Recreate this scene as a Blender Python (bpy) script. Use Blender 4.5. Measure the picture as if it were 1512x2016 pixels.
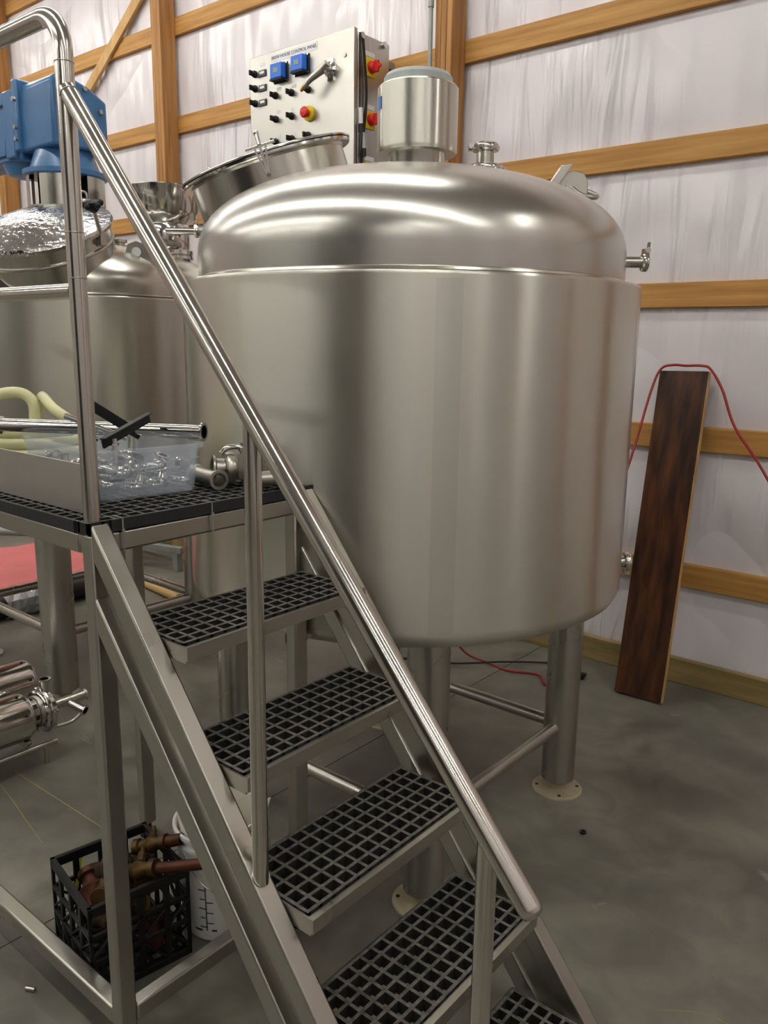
import bpy, bmesh, math, random
from mathutils import Vector, Matrix, noise
random.seed(7)
for o in list(bpy.data.objects): bpy.data.objects.remove(o)
SC = bpy.context.scene
COL = SC.collection
PI = math.pi
def V(*a): return Vector(a)

# ------------------------------------------------------------------ camera
def setup_camera():
    yaw, pitch, roll = math.radians(39.56), math.radians(11.84), math.radians(.77)
    f = V(-math.sin(yaw)*math.cos(pitch), math.cos(yaw)*math.cos(pitch), -math.sin(pitch))
    r = V(math.cos(yaw), math.sin(yaw), 0); u = r.cross(f)
    r2 = math.cos(roll)*r + math.sin(roll)*u; u2 = -math.sin(roll)*r + math.cos(roll)*u
    cam = bpy.data.cameras.new('camera'); co = bpy.data.objects.new('camera', cam); COL.objects.link(co)
    M = Matrix((r2, u2, -f)).transposed().to_4x4(); M.translation = V(0, 0, 1.78)
    co.matrix_world = M
    cam.sensor_fit = 'HORIZONTAL'; cam.sensor_width = 36; cam.lens = 36*1600/1512
    cam.clip_start = .05; cam.clip_end = 100
    SC.camera = co
setup_camera()
# ------------------------------------------------------------------ world, exposure
w = bpy.data.worlds.new('world'); SC.world = w; w.use_nodes = True
w.node_tree.nodes['Background'].inputs[0].default_value = (.9, .93, 1, 1)
w.node_tree.nodes['Background'].inputs[1].default_value = .05
SC.view_settings.view_transform = 'Standard'; SC.view_settings.look = 'None'
SC.view_settings.gamma = 1; SC.view_settings.use_curve_mapping = False
SC.view_settings.exposure = 0.08
LIGHT_STRENGTH = 28.0
ROOM = dict(x0=-12.5, x1=5.0, y0=-7.5, y1=4.24, z=5.0)
LIGHT_SPOTS = [(x, y) for y in (-5.6, -2.6, .4, 2.9) for x in (-9.6, -6.4, -3.2, 0.0, 3.2) if not (x == 0 and y != .4)]

# ------------------------------------------------------------------ materials
MATS = {}
def lin(c):
    return tuple(((v/255)/12.92 if v/255 <= .04045 else ((v/255+.055)/1.055)**2.4) for v in c) + (1,)
def nodes_of(m): return m.node_tree.nodes, m.node_tree.links
def base_mat(name, color, rough=.5, metal=0.0, spec=.5, var=0.0, scale=6.0, stretch=(1, 1, 1), bump=0.0, bscale=30.0,
             rvar=0.0, aniso=0.0, arot=0.0, color2=None, coat=0.0, trans=0.0, alpha=1.0, emis=0.0, ior=1.45, detail=4):
    m = bpy.data.materials.new(name); m.use_nodes = True
    n, l = nodes_of(m); b = n['Principled BSDF']
    b.inputs['Base Color'].default_value = color; b.inputs['Roughness'].default_value = rough
    b.inputs['Metallic'].default_value = metal; b.inputs['Specular IOR Level'].default_value = spec
    b.inputs['IOR'].default_value = ior
    if coat: b.inputs['Coat Weight'].default_value = coat; b.inputs['Coat Roughness'].default_value = .15
    if trans: b.inputs['Transmission Weight'].default_value = trans
    if alpha < 1: b.inputs['Alpha'].default_value = alpha
    if emis: b.inputs['Emission Color'].default_value = color; b.inputs['Emission Strength'].default_value = emis
    if aniso:
        b.inputs['Anisotropic'].default_value = aniso; b.inputs['Anisotropic Rotation'].default_value = arot
        t = n.new('ShaderNodeTangent'); t.direction_type = 'RADIAL'; t.axis = 'Z'; l.new(t.outputs[0], b.inputs['Tangent'])
    tc = n.new('ShaderNodeTexCoord'); mp = n.new('ShaderNodeMapping'); mp.inputs['Scale'].default_value = stretch
    l.new(tc.outputs['Object'], mp.inputs[0])
    if var or color2 or rvar:
        nz = n.new('ShaderNodeTexNoise'); nz.inputs['Scale'].default_value = scale; nz.inputs['Detail'].default_value = detail
        l.new(mp.outputs[0], nz.inputs['Vector'])
        if var or color2:
            c2 = color2 or tuple(max(0, c*(1-var)) for c in color[:3])+(1,)
            cr = n.new('ShaderNodeValToRGB'); cr.color_ramp.elements[0].position = .35; cr.color_ramp.elements[1].position = .68
            cr.color_ramp.elements[0].color = c2; cr.color_ramp.elements[1].color = color
            l.new(nz.outputs[0], cr.inputs[0]); l.new(cr.outputs[0], b.inputs['Base Color'])
        if rvar:
            mr = n.new('ShaderNodeMapRange'); mr.inputs[1].default_value = .3; mr.inputs[2].default_value = .7
            mr.inputs[3].default_value = max(.02, rough-rvar); mr.inputs[4].default_value = rough+rvar
            l.new(nz.outputs[0], mr.inputs[0]); l.new(mr.outputs[0], b.inputs['Roughness'])
    if bump:
        nb = n.new('ShaderNodeTexNoise'); nb.inputs['Scale'].default_value = bscale; nb.inputs['Detail'].default_value = 3
        l.new(mp.outputs[0], nb.inputs['Vector'])
        bp = n.new('ShaderNodeBump'); bp.inputs['Strength'].default_value = bump; bp.inputs['Distance'].default_value = .01
        l.new(nb.outputs[0], bp.inputs['Height']); l.new(bp.outputs[0], b.inputs['Normal'])
    MATS[name] = m
    return m
STEEL = (.60, .575, .53, 1)
base_mat('jacket_steel', (.64, .625, .56, 1), .31, 1, aniso=.95, arot=.25)
base_mat('jacket_strip', (.585, .57, .51, 1), .31, 1, aniso=.95, arot=.25)
base_mat('mash_jacket', (.50, .485, .43, 1), .30, 1, aniso=.9, arot=.25)
base_mat('dome_steel', (.56, .55, .51, 1), .27, 1)
base_mat('tank_steel', (.53, .515, .465, 1), .22, 1, rvar=.05, scale=5)
base_mat('polished_steel', (.66, .645, .62, 1), .12, 1, rvar=.03, scale=12)
base_mat('rail_steel', (.60, .58, .53, 1), .17, 1, rvar=.05, scale=9)
base_mat('frame_steel', (.45, .435, .39, 1), .34, 1, rvar=.08, scale=8, bump=.02, bscale=60)
base_mat('leg_steel', (.48, .465, .42, 1), .32, 1, rvar=.08, scale=7)
base_mat('dull_plate', (.47, .45, .42, 1), .55, 1, rvar=.06, scale=5)
base_mat('panel_steel', (.52, .505, .47, 1), .34, 1, rvar=.05, scale=6)
base_mat('film_lid', (.62, .61, .60, 1), .16, 1, rvar=.06, scale=6, bump=.8, bscale=30)
base_mat('dark_hole', (.012, .010, .008, 1), .6)
base_mat('black_plastic', (.009, .009, .010, 1), .48, spec=.35, bump=.05, bscale=40)
base_mat('black_rubber', (.012, .012, .013, 1), .32)
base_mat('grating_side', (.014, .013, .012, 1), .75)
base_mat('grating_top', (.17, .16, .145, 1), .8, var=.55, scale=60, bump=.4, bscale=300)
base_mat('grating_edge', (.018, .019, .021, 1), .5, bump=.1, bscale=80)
base_mat('vinyl', lin((222, 217, 221)), .26)
base_mat('ceiling_vinyl', lin((205, 203, 203)), .55)
base_mat('wood_girt', lin((196, 148, 82)), .6, color2=lin((166, 118, 58)), scale=5, stretch=(.35, 6, 7), bump=.05, bscale=40)
base_mat('wood_post', lin((182, 132, 74)), .6, color2=lin((146, 100, 52)), scale=5, stretch=(7, 6, .35), bump=.05, bscale=40)
base_mat('wood_pale', lin((205, 168, 112)), .65, color2=lin((182, 142, 86)), scale=6, stretch=(2, 5, 1))
base_mat('treated_board', lin((158, 136, 88)), .7, color2=lin((128, 112, 70)), scale=4, stretch=(.5, 5, 6), bump=.05)
base_mat('plank_brown', lin((92, 52, 26)), .38, color2=lin((38, 20, 12)), scale=4.5, stretch=(5, 3, .5), bump=.12, bscale=9, detail=8)
base_mat('white_plastic', lin((222, 222, 220)), .45, var=.12, scale=9)
base_mat('paper_white', lin((242, 236, 222)), .7)
base_mat('pad_white', lin((176, 166, 138)), .55, var=.2, scale=14)
base_mat('tote_plastic', (.74, .84, .97, 1), .22, alpha=.2)
base_mat('hose_yellow', lin((236, 234, 186)), .25, trans=.15, ior=1.2)
base_mat('chalk', lin((150, 144, 96)), .8)
base_mat('reflection_black', lin((34, 32, 30)), .5)  # for unseen boards added to darken part of the tank's reflection
base_mat('reflection_white', lin((226, 226, 222)), .4)  # for unseen pale boards added between the dark ones, for the reflection
base_mat('blue_paint', lin((64, 116, 166)), .34, var=.18, scale=9, coat=.3)
base_mat('blue_screen', lin((28, 104, 214)), .3)
base_mat('screen_grey', lin((120, 140, 140)), .3)
base_mat('blue_tape', lin((70, 130, 210)), .6)
base_mat('label_white', lin((228, 228, 228)), .5)
base_mat('ink', lin((52, 50, 66)), .6)
base_mat('red_plastic', lin((206, 40, 32)), .35)
base_mat('yellow_plastic', lin((222, 200, 30)), .4)
base_mat('meter_dark', lin((62, 56, 66)), .35)
base_mat('cap_pale', lin((188, 198, 196)), .5, var=.15, scale=10)
base_mat('red_cable', lin((150, 38, 30)), .4)
base_mat('black_cable', (.015, .014, .014, 1), .45)
base_mat('brass', lin((112, 86, 48)), .45, .8, color2=lin((58, 46, 30)), scale=18, rvar=.1)
base_mat('copper', lin((112, 68, 48)), .5, .7, color2=lin((62, 38, 28)), scale=16, rvar=.1)
base_mat('bronze_dark', lin((78, 62, 44)), .5, .7, color2=lin((40, 32, 24)), scale=20)
base_mat('pink_sheet', lin((222, 122, 122)), .55, var=.12, scale=4, bump=.15, bscale=8)
base_mat('galvanized', lin((160, 164, 160)), .5, .3, var=.2, scale=10)
base_mat('pvc_white', lin((206, 206, 200)), .5)
base_mat('cardboard', lin((206, 178, 118)), .75, var=.2, scale=7)
base_mat('tube_beige', lin((205, 170, 112)), .6)
base_mat('clear_wrap', (.9, .93, .95, 1), .15, trans=.6, ior=1.2)
base_mat('fixture_white', lin((210, 210, 206)), .5)
base_mat('hang_tag', lin((226, 226, 60)), .5)
base_mat('orange_plastic', lin((226, 140, 60)), .5)
base_mat('copper_tip', lin((200, 150, 90)), .35, .9)
def light_mat():
    m = bpy.data.materials.new('lamp_diffuser'); m.use_nodes = True; n, l = nodes_of(m)
    b = n['Principled BSDF']; b.inputs['Base Color'].default_value = (.9, .9, .88, 1)
    b.inputs['Emission Color'].default_value = (1, .972, .90, 1); b.inputs['Emission Strength'].default_value = LIGHT_STRENGTH
    MATS['lamp_diffuser'] = m
light_mat()
def vinyl_mat():
    # white insulation facing: glossy plastic with vertical pulled wrinkles
    m = MATS['vinyl']; n, l = nodes_of(m); b = n['Principled BSDF']
    tc = n.new('ShaderNodeTexCoord'); mp = n.new('ShaderNodeMapping'); mp.inputs['Scale'].default_value = (1, 1, .13)
    l.new(tc.outputs['Object'], mp.inputs[0])
    nz = n.new('ShaderNodeTexNoise'); nz.inputs['Scale'].default_value = 8; nz.inputs['Detail'].default_value = 2.5; nz.inputs['Distortion'].default_value = .5
    l.new(mp.outputs[0], nz.inputs['Vector'])
    n2 = n.new('ShaderNodeTexNoise'); n2.inputs['Scale'].default_value = .9; n2.inputs['Detail'].default_value = 2
    l.new(tc.outputs['Object'], n2.inputs['Vector'])
    mr = n.new('ShaderNodeMapRange'); mr.inputs[1].default_value = .46; mr.inputs[2].default_value = .66; mr.inputs[3].default_value = .03; mr.inputs[4].default_value = 1
    l.new(n2.outputs[0], mr.inputs[0])
    n3 = n.new('ShaderNodeTexNoise'); n3.inputs['Scale'].default_value = 2.6; n3.inputs['Detail'].default_value = 2
    l.new(mp.outputs[0], n3.inputs['Vector'])
    mu = n.new('ShaderNodeMath'); mu.operation = 'MULTIPLY'; l.new(nz.outputs[0], mu.inputs[0]); l.new(mr.outputs[0], mu.inputs[1])
    ad = n.new('ShaderNodeMath'); ad.operation = 'MULTIPLY_ADD'; l.new(n3.outputs[0], ad.inputs[0]); ad.inputs[1].default_value = 1.2; l.new(mu.outputs[0], ad.inputs[2])
    bp = n.new('ShaderNodeBump'); bp.inputs['Strength'].default_value = 1.0; bp.inputs['Distance'].default_value = .09
    l.new(ad.outputs[0], bp.inputs['Height']); l.new(bp.outputs[0], b.inputs['Normal'])
vinyl_mat()
def floor_mat():
    m = bpy.data.materials.new('concrete'); m.use_nodes = True; n, l = nodes_of(m); b = n['Principled BSDF']
    tc = n.new('ShaderNodeTexCoord')
    def noise_(s, d, dist=0):
        z = n.new('ShaderNodeTexNoise'); z.inputs['Scale'].default_value = s; z.inputs['Detail'].default_value = d; z.inputs['Distortion'].default_value = dist
        l.new(tc.outputs['Object'], z.inputs['Vector']); return z
    a = noise_(1.3, 8, .4); c = noise_(6, 6, .8); f = noise_(60, 3)
    cr = n.new('ShaderNodeValToRGB'); e = cr.color_ramp.elements
    e[0].position = .32; e[0].color = lin((92, 90, 82)); e[1].position = .68; e[1].color = lin((138, 135, 123))
    l.new(a.outputs[0], cr.inputs[0])
    c2 = n.new('ShaderNodeValToRGB'); e = c2.color_ramp.elements
    e[0].position = .36; e[0].color = (.72, .72, .72, 1); e[1].position = .62; e[1].color = (1, 1, 1, 1)
    l.new(c.outputs[0], c2.inputs[0])
    mx = n.new('ShaderNodeMix'); mx.data_type = 'RGBA'; mx.blend_type = 'MULTIPLY'; mx.inputs[0].default_value = 1
    l.new(cr.outputs[0], mx.inputs[6]); l.new(c2.outputs[0], mx.inputs[7])
    # pale scuffs
    wv = n.new('ShaderNodeTexNoise'); wv.inputs['Scale'].default_value = 2.2; wv.inputs['Detail'].default_value = 5; wv.inputs['Distortion'].default_value = 3
    mp = n.new('ShaderNodeMapping'); mp.inputs['Scale'].default_value = (1, 2.2, 1); l.new(tc.outputs['Object'], mp.inputs[0]); l.new(mp.outputs[0], wv.inputs['Vector'])
    sr = n.new('ShaderNodeValToRGB'); e = sr.color_ramp.elements; e[0].position = .70; e[0].color = (0, 0, 0, 1); e[1].position = .76; e[1].color = (.45, .45, .45, 1)
    l.new(wv.outputs[0], sr.inputs[0])
    m2 = n.new('ShaderNodeMix'); m2.data_type = 'RGBA'; l.new(sr.outputs[0], m2.inputs[0]); l.new(mx.outputs[2], m2.inputs[6]); m2.inputs[7].default_value = lin((172, 166, 150))
    l.new(m2.outputs[2], b.inputs['Base Color'])
    rr = n.new('ShaderNodeMapRange'); rr.inputs[1].default_value = .3; rr.inputs[2].default_value = .7; rr.inputs[3].default_value = .34; rr.inputs[4].default_value = .56
    l.new(c.outputs[0], rr.inputs[0]); l.new(rr.outputs[0], b.inputs['Roughness'])
    bp = n.new('ShaderNodeBump'); bp.inputs['Strength'].default_value = .08; bp.inputs['Distance'].default_value = .004
    l.new(f.outputs[0], bp.inputs['Height']); l.new(bp.outputs[0], b.inputs['Normal'])
    MATS['concrete'] = m
floor_mat()

# ------------------------------------------------------------------ mesh builder
class MB:
    def __init__(s): s.v = []; s.f = []; s.m = []; s.T = Matrix.Identity(4); s.mi = 0
    def add(s, vs, fs):
        o = len(s.v); s.v += [s.T @ Vector(v) for v in vs]; s.f += [tuple(i+o for i in f) for f in fs]; s.m += [s.mi]*len(fs); return s
    def box(s, c, d, R=None):
        c = Vector(c); h = Vector(d)/2; R = R or Matrix.Identity(3)
        vs = [c + R @ Vector((sx*h.x, sy*h.y, sz*h.z)) for sx in (-1, 1) for sy in (-1, 1) for sz in (-1, 1)]
        return s.add(vs, [(0, 1, 3, 2), (4, 6, 7, 5), (0, 4, 5, 1), (2, 3, 7, 6), (0, 2, 6, 4), (1, 5, 7, 3)])
    def lohi(s, a, b): return s.box([(p+q)/2 for p, q in zip(a, b)], [abs(q-p) for p, q in zip(a, b)])
    def beam(s, a, b, w, h, up=(0, 0, 1)):
        a, b = Vector(a), Vector(b); d = b-a; L = d.length; d.normalize(); u = Vector(up); r = d.cross(u).normalized(); u = r.cross(d)
        R = Matrix((d, r, u)).transposed()
        return s.box((a+b)/2, (L, w, h), R)
    def lathe(s, prof, seg=48, o=(0, 0, 0), axis=(0, 0, 1), caps=True, a0=0, a1=2*PI):
        o = Vector(o); z = Vector(axis).normalized(); x = z.orthogonal().normalized() if abs(z.z) < .999 else Vector((1, 0, 0)); y = z.cross(x)
        full = abs(a1-a0-2*PI) < 1e-6; ns = seg if full else seg+1
        vs = []; fs = []
        for r, h in prof:
            for i in range(ns):
                t = a0+(a1-a0)*i/seg; vs.append(o + z*h + (x*math.cos(t)+y*math.sin(t))*max(r, 1e-5))
        for k in range(len(prof)-1):
            for i in range(seg if full else ns-1):
                j = (i+1) % ns; fs.append((k*ns+i, k*ns+j, (k+1)*ns+j, (k+1)*ns+i))
        if caps and full:
            if prof[0][0] > 1e-4: fs.append(tuple(range(ns-1, -1, -1)))
            if prof[-1][0] > 1e-4: fs.append(tuple((len(prof)-1)*ns+i for i in range(ns)))
        return s.add(vs, fs)
    def cyl(s, a, b, r, r2=None, seg=24):
        a, b = Vector(a), Vector(b); L = (b-a).length
        return s.lathe([(r, 0), (r if r2 is None else r2, L)], seg, a, b-a)
    def pipe(s, a, b, r, wall=.0025, seg=28):
        a, b = Vector(a), Vector(b); L = (b-a).length
        return s.lathe([(r-wall, 0), (r, 0), (r, L), (r-wall, L), (r-wall, 0)], seg, a, b-a, caps=False)
    def sweep(s, pts, r, seg=12, caps=True):
        pts = [Vector(p) for p in pts]; n = len(pts); vs = []; fs = []
        T = [(pts[min(i+1, n-1)]-pts[max(i-1, 0)]).normalized() for i in range(n)]
        N = T[0].orthogonal().normalized()
        for i in range(n):
            N = (N - T[i]*N.dot(T[i])).normalized(); B = T[i].cross(N)
            rr = r[i] if isinstance(r, (list, tuple)) else r
            for k in range(seg):
                t = 2*PI*k/seg; vs.append(pts[i]+(N*math.cos(t)+B*math.sin(t))*rr)
        for i in range(n-1):
            for k in range(seg):
                j = (k+1) % seg; fs.append((i*seg+k, i*seg+j, (i+1)*seg+j, (i+1)*seg+k))
        if caps: fs += [tuple(range(seg-1, -1, -1)), tuple((n-1)*seg+k for k in range(seg))]
        return s.add(vs, fs)
    def prism(s, poly, d):
        # poly: list of 3D points (planar), d: extrusion vector
        n = len(poly); d = Vector(d); vs = [Vector(p) for p in poly]+[Vector(p)+d for p in poly]
        return s.add(vs, [tuple(range(n-1, -1, -1)), tuple(range(n, 2*n))]+[(i, (i+1) % n, n+(i+1) % n, n+i) for i in range(n)])
    def torus(s, c, axis, R, r, seg=24, ss=8, a0=0, a1=2*PI):
        c = Vector(c); z = Vector(axis).normalized(); x = z.orthogonal().normalized(); y = z.cross(x)
        n = seg if abs(a1-a0-2*PI) < 1e-6 else seg+1
        pts = [c+(x*math.cos(a0+(a1-a0)*i/seg)+y*math.sin(a0+(a1-a0)*i/seg))*R for i in range(n)]
        if n == seg:
            vs = []; fs = []
            for i in range(n):
                t = a0+(a1-a0)*i/seg; d = x*math.cos(t)+y*math.sin(t)
                for k in range(ss):
                    q = 2*PI*k/ss; vs.append(c+d*(R+r*math.cos(q))+z*r*math.sin(q))
            for i in range(n):
                for k in range(ss): fs.append((i*ss+k, ((i+1) % n)*ss+k, ((i+1) % n)*ss+(k+1) % ss, i*ss+(k+1) % ss))
            return s.add(vs, fs)
        return s.sweep(pts, r, ss)
    def sphere(s, c, r, seg=16, squash=1):
        return s.lathe([(r*math.sin(PI*k/8), -r*math.cos(PI*k/8)*squash) for k in range(9)], seg, c)

def arc_path(pts, rad, n=7):
    pts = [Vector(p) for p in pts]; out = [pts[0]]
    for i in range(1, len(pts)-1):
        a, b, c = pts[i-1], pts[i], pts[i+1]; u = (a-b).normalized(); w_ = (c-b).normalized()
        ang = u.angle(w_); t = min(rad/math.tan(ang/2), (a-b).length*.49, (c-b).length*.49); rr = t*math.tan(ang/2)
        ctr = b+(u+w_).normalized()*(rr/math.sin(ang/2)); p0 = b+u*t-ctr; p1 = b+w_*t-ctr; tot = p0.angle(p1)
        for k in range(n+1):
            f = k/n; q = (math.sin((1-f)*tot)*p0+math.sin(f*tot)*p1)/math.sin(tot); out.append(ctr+q)
    return out+[pts[-1]]
def spline(pts, n=8):
    P = [Vector(p) for p in pts]; P = [2*P[0]-P[1]]+P+[2*P[-1]-P[-2]]; out = []
    for i in range(1, len(P)-2):
        for k in range(n):
            t = k/n; a, b, c, d = P[i-1:i+3]
            out.append(.5*((2*b)+(c-a)*t+(2*a-5*b+4*c-d)*t*t+(3*b-a-3*c+d)*t**3))
    return out+[P[-2]]
def rotz(a): return Matrix.Rotation(a, 3, 'Z')
def frame_z(z, o=(0, 0, 0)):
    z = Vector(z).normalized(); x = Vector((0, 0, 1)).cross(z)
    x = x.normalized() if x.length > 1e-4 else Vector((1, 0, 0)); y = z.cross(x)
    M = Matrix((x, y, z)).transposed().to_4x4(); M.translation = Vector(o); return M

def link(name, mb, mats, parent=None, bevel=0, sharp=38, smooth=True):
    me = bpy.data.meshes.new(name)
    off = Vector(parent['base']) if parent is not None and 'base' in parent.keys() else Vector((0, 0, 0))
    me.from_pydata([tuple(v-off) for v in mb.v], [], mb.f)
    for mm in (mats if isinstance(mats, (list, tuple)) else [mats]): me.materials.append(MATS[mm])
    if any(mb.m): me.polygons.foreach_set('material_index', mb.m)
    if smooth:
        me.polygons.foreach_set('use_smooth', [True]*len(me.polygons)); me.set_sharp_from_angle(angle=math.radians(sharp))
    me.update()
    o = bpy.data.objects.new(name, me); COL.objects.link(o)
    if parent is not None: o.parent = parent; o['base'] = tuple(off)
    if bevel:
        b = o.modifiers.new('bevel', 'BEVEL'); b.width = bevel; b.segments = 2; b.limit_method = 'ANGLE'; b.angle_limit = math.radians(40)
        b.harden_normals = False
    return o
def tag(o, label, cat, group=None):
    o['label'] = label; o['category'] = cat
    if group: o['group'] = group
    return o
def thing(name, loc, label, cat, group=None):
    o = bpy.data.objects.new(name, None); COL.objects.link(o); o.empty_display_size = .05
    o.location = loc; o['base'] = tuple(loc); return tag(o, label, cat, group)
def single(name, mb, mats, label, cat, group=None, **k): return tag(link(name, mb, mats, None, **k), label, cat, group)
def struct(name, mb, mats, **k):
    o = link(name, mb, mats, None, **k); o['kind'] = 'structure'; return o
def text_mesh(name, txt, size, M, mat, parent, depth=.0008, align='CENTER'):
    cu = bpy.data.curves.new(name, 'FONT'); cu.body = txt; cu.size = size; cu.align_x = align; cu.align_y = 'CENTER'; cu.extrude = depth; cu.resolution_u = 2
    t = bpy.data.objects.new(name, cu); COL.objects.link(t); dg = bpy.context.evaluated_depsgraph_get()
    me = bpy.data.meshes.new_from_object(t.evaluated_get(dg)); bpy.data.objects.remove(t); bpy.data.curves.remove(cu)
    off = Vector(parent['base']) if 'base' in parent.keys() else Vector((0, 0, 0))
    me.transform(Matrix.Translation(-off) @ M); me.materials.clear(); me.materials.append(MATS[mat]); me.name = name
    o = bpy.data.objects.new(name, me); COL.objects.link(o); o.parent = parent; o['base'] = tuple(off); return o
# ------------------------------------------------------------------ room
def build_room():
    R = ROOM; x0, x1, y0, y1, zt = R['x0'], R['x1'], R['y0'], R['y1'], R['z']
    fl = struct('floor', MB().lohi((x0-.2, y0-.2, -.12), (x1+.2, y1+.2, 0)), 'concrete', smooth=False)
    link('control_joint', MB().lohi((-2.203, y0, -.004), (-2.199, y1-.05, .0006)), 'dark_hole', fl)
    link('control_joint', MB().lohi((x0, .597, -.004), (x1, .601, .0006)), 'dark_hole', fl)
    link('chalk_line', MB().beam((-3.16, 1.416, .0004), (-2.5, 1.434, .0004), .0045, .0008), 'chalk', fl)['label'] = 'faint yellow chalk line on concrete'
    cp = spline([(-3.3, 1.35, .0004), (-3.097, 1.327, .0004), (-2.92, 1.30, .0004), (-2.757, 1.269, .0004), (-2.589, 1.24, .0004)], 6)
    link('scratch', MB().sweep(cp, .002, 4), 'chalk', fl)
    sc = [spline([(-.62, 1.95, .0004), (-.52, 2.02, .0004), (-.40, 2.03, .0004)], 5), spline([(-.33, 1.80, .0004), (-.30, 1.74, .0004), (-.31, 1.66, .0004)], 5)]
    for p in sc: link('scratch', MB().sweep(p, .0012, 4), 'chalk', fl)
    GZ = [.592, 1.315, 2.03, 2.72, 3.41, 4.105, 4.8]
    edges = [0]+GZ+[zt]
    def vinyl_sheet(length, bul=.02):
        # local: X along wall, Y=0 plane, bulging to -Y
        nx = int(length/.3); m = MB(); zs = []
        for a, b in zip(edges[:-1], edges[1:]):
            for k in range(8): zs.append((a+(b-a)*k/8, k/8))
        zs.append((zt, 0)); vs = []; fs = []
        for i in range(nx+1):
            x = length*i/nx
            for z, t in zs:
                d = bul*math.sin(PI*t)**.8*(.7+.5*noise.noise(Vector((x*.7, z, 0)))) if t else 0
                vs.append((x, -max(d, 0), z))
        n = len(zs)
        for i in range(nx):
            for k in range(n-1): fs.append((i*n+k, (i+1)*n+k, (i+1)*n+k+1, i*n+k+1))
        return m, vs, fs
    def wall(name, length, M, posts, girts=True):
        m, vs, fs = vinyl_sheet(length); m.T = M; m.add(vs, fs); wl = struct(name, m, 'vinyl', sharp=80)
        for z in (GZ if girts else []):
            b = MB(); b.T = M
            bounds = [0]+sorted(posts)+[length]
            b.lohi((0, -.04, z-.062), (length, 0.0, z+.062)); link('girt', b, 'wood_girt', wl, bevel=.004)
        for px in posts:
            for k in range(3):
                b = MB(); b.T = M; b.lohi((px+.039*k, -.18, 0), (px+.039*k+.036, -.0405, zt)); link('post_ply', b, 'wood_post', wl, bevel=.003)
        b = MB(); b.T = M; b.lohi((0, -.062, .0), (length, -.022, .135)); link('splash_board', b, 'treated_board', wl, bevel=.004)
        return wl
    wb = wall('wall_back', x1-x0, Matrix.Translation((x0, y1, 0)), [v-x0 for v in (-11.0, -8.28, -5.71, -3.025, .1, 2.8)])
    # diagonal temporary brace nailed across the girts
    link('brace', MB().beam((-7.25, y1-.055, 3.57), (-5.73, y1-.055, 4.59), .088, .026, up=(0, 1, 0)), 'wood_pale', wb, bevel=.003)
    link('upright_strip', MB().lohi((-1.06, y1-.034, 2.79), (-.93, y1-.026, 3.34)), 'vinyl', wb, bevel=.003)  # seam in the wall vinyl
    wall('wall_right', y1-y0, Matrix.Translation((x1, y1, 0)) @ Matrix.Rotation(-PI/2, 4, 'Z'), [2.4, 5.2, 8.0], False)
    wall('wall_front', x1-x0, Matrix.Translation((x1, y0, 0)) @ Matrix.Rotation(PI, 4, 'Z'), [2.5, 5.2, 7.9, 10.6, 13.3, 16], False)
    wall('wall_left', y1-y0, Matrix.Translation((x0, y0, 0)) @ Matrix.Rotation(PI/2, 4, 'Z'), [2.4, 5.2, 8.0])
    # unseen boards behind the camera, added to give the tank dark and pale reflections
    d1 = struct('reflection_dark', MB().lohi((-3.3, y0+.20, 0), (1.5, y0+.25, 4.9)), 'reflection_black')
    d2 = struct('reflection_bands', MB().lohi((-11.9, y0+.20, 3.95), (-4.0, y0+.26, 4.2)), 'reflection_black')
    for k in range(6): link('reflection_bar', MB().lohi((-11.9+1.47*k, y0+.185, 0), (-11.9+1.47*k+.55, y0+.255, 3.949)), 'reflection_black', d2)
    for k in range(5): link('reflection_panel', MB().lohi((-11.349+1.47*k, y0+.20, 0), (-10.431+1.47*k, y0+.24, 3.949)), 'reflection_white', d2)
    struct('ceiling', MB().lohi((x0-.2, y0-.2, zt), (x1+.2, y1+.2, zt+.1)), 'ceiling_vinyl', smooth=False)
    # electrical conduit in front of the post
    t = thing('conduit', (-3.04, 4.035, 2.2), 'thin galvanized conduit running up the wooden post behind the tank', 'conduit')
    link('tube', MB().cyl((-3.04, 4.035, 2.2), (-3.04, 4.035, 5), .0125, seg=16), 'galvanized', t)
    for z in (3.62, 4.7):
        link('coupling', MB().cyl((-3.04, 4.035, z), (-3.04, 4.035, z+.06), .017, seg=16), 'galvanized', t)
    link('strap', MB().lohi((-3.065, 4.038, 3.2), (-3.0, 4.062, 3.22)), 'galvanized', t)
    # ceiling lights
    for i, (lx, ly) in enumerate(LIGHT_SPOTS):
        t = thing('ceiling_light', (lx, ly, zt), 'long white strip light fixed under the ceiling', 'light', 'strip lights under the ceiling')
        link('housing', MB().prism([(lx-1.5, ly-.06, zt), (lx-1.5, ly+.06, zt), (lx-1.5, ly+.035, zt-.07), (lx-1.5, ly-.035, zt-.07)], (3.0, 0, 0)), 'fixture_white', t)
        link('diffuser', MB().lohi((lx-1.48, ly-.05, zt-.105), (lx+1.48, ly+.05, zt-.0705)), 'lamp_diffuser', t, bevel=.01)
build_room()
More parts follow.
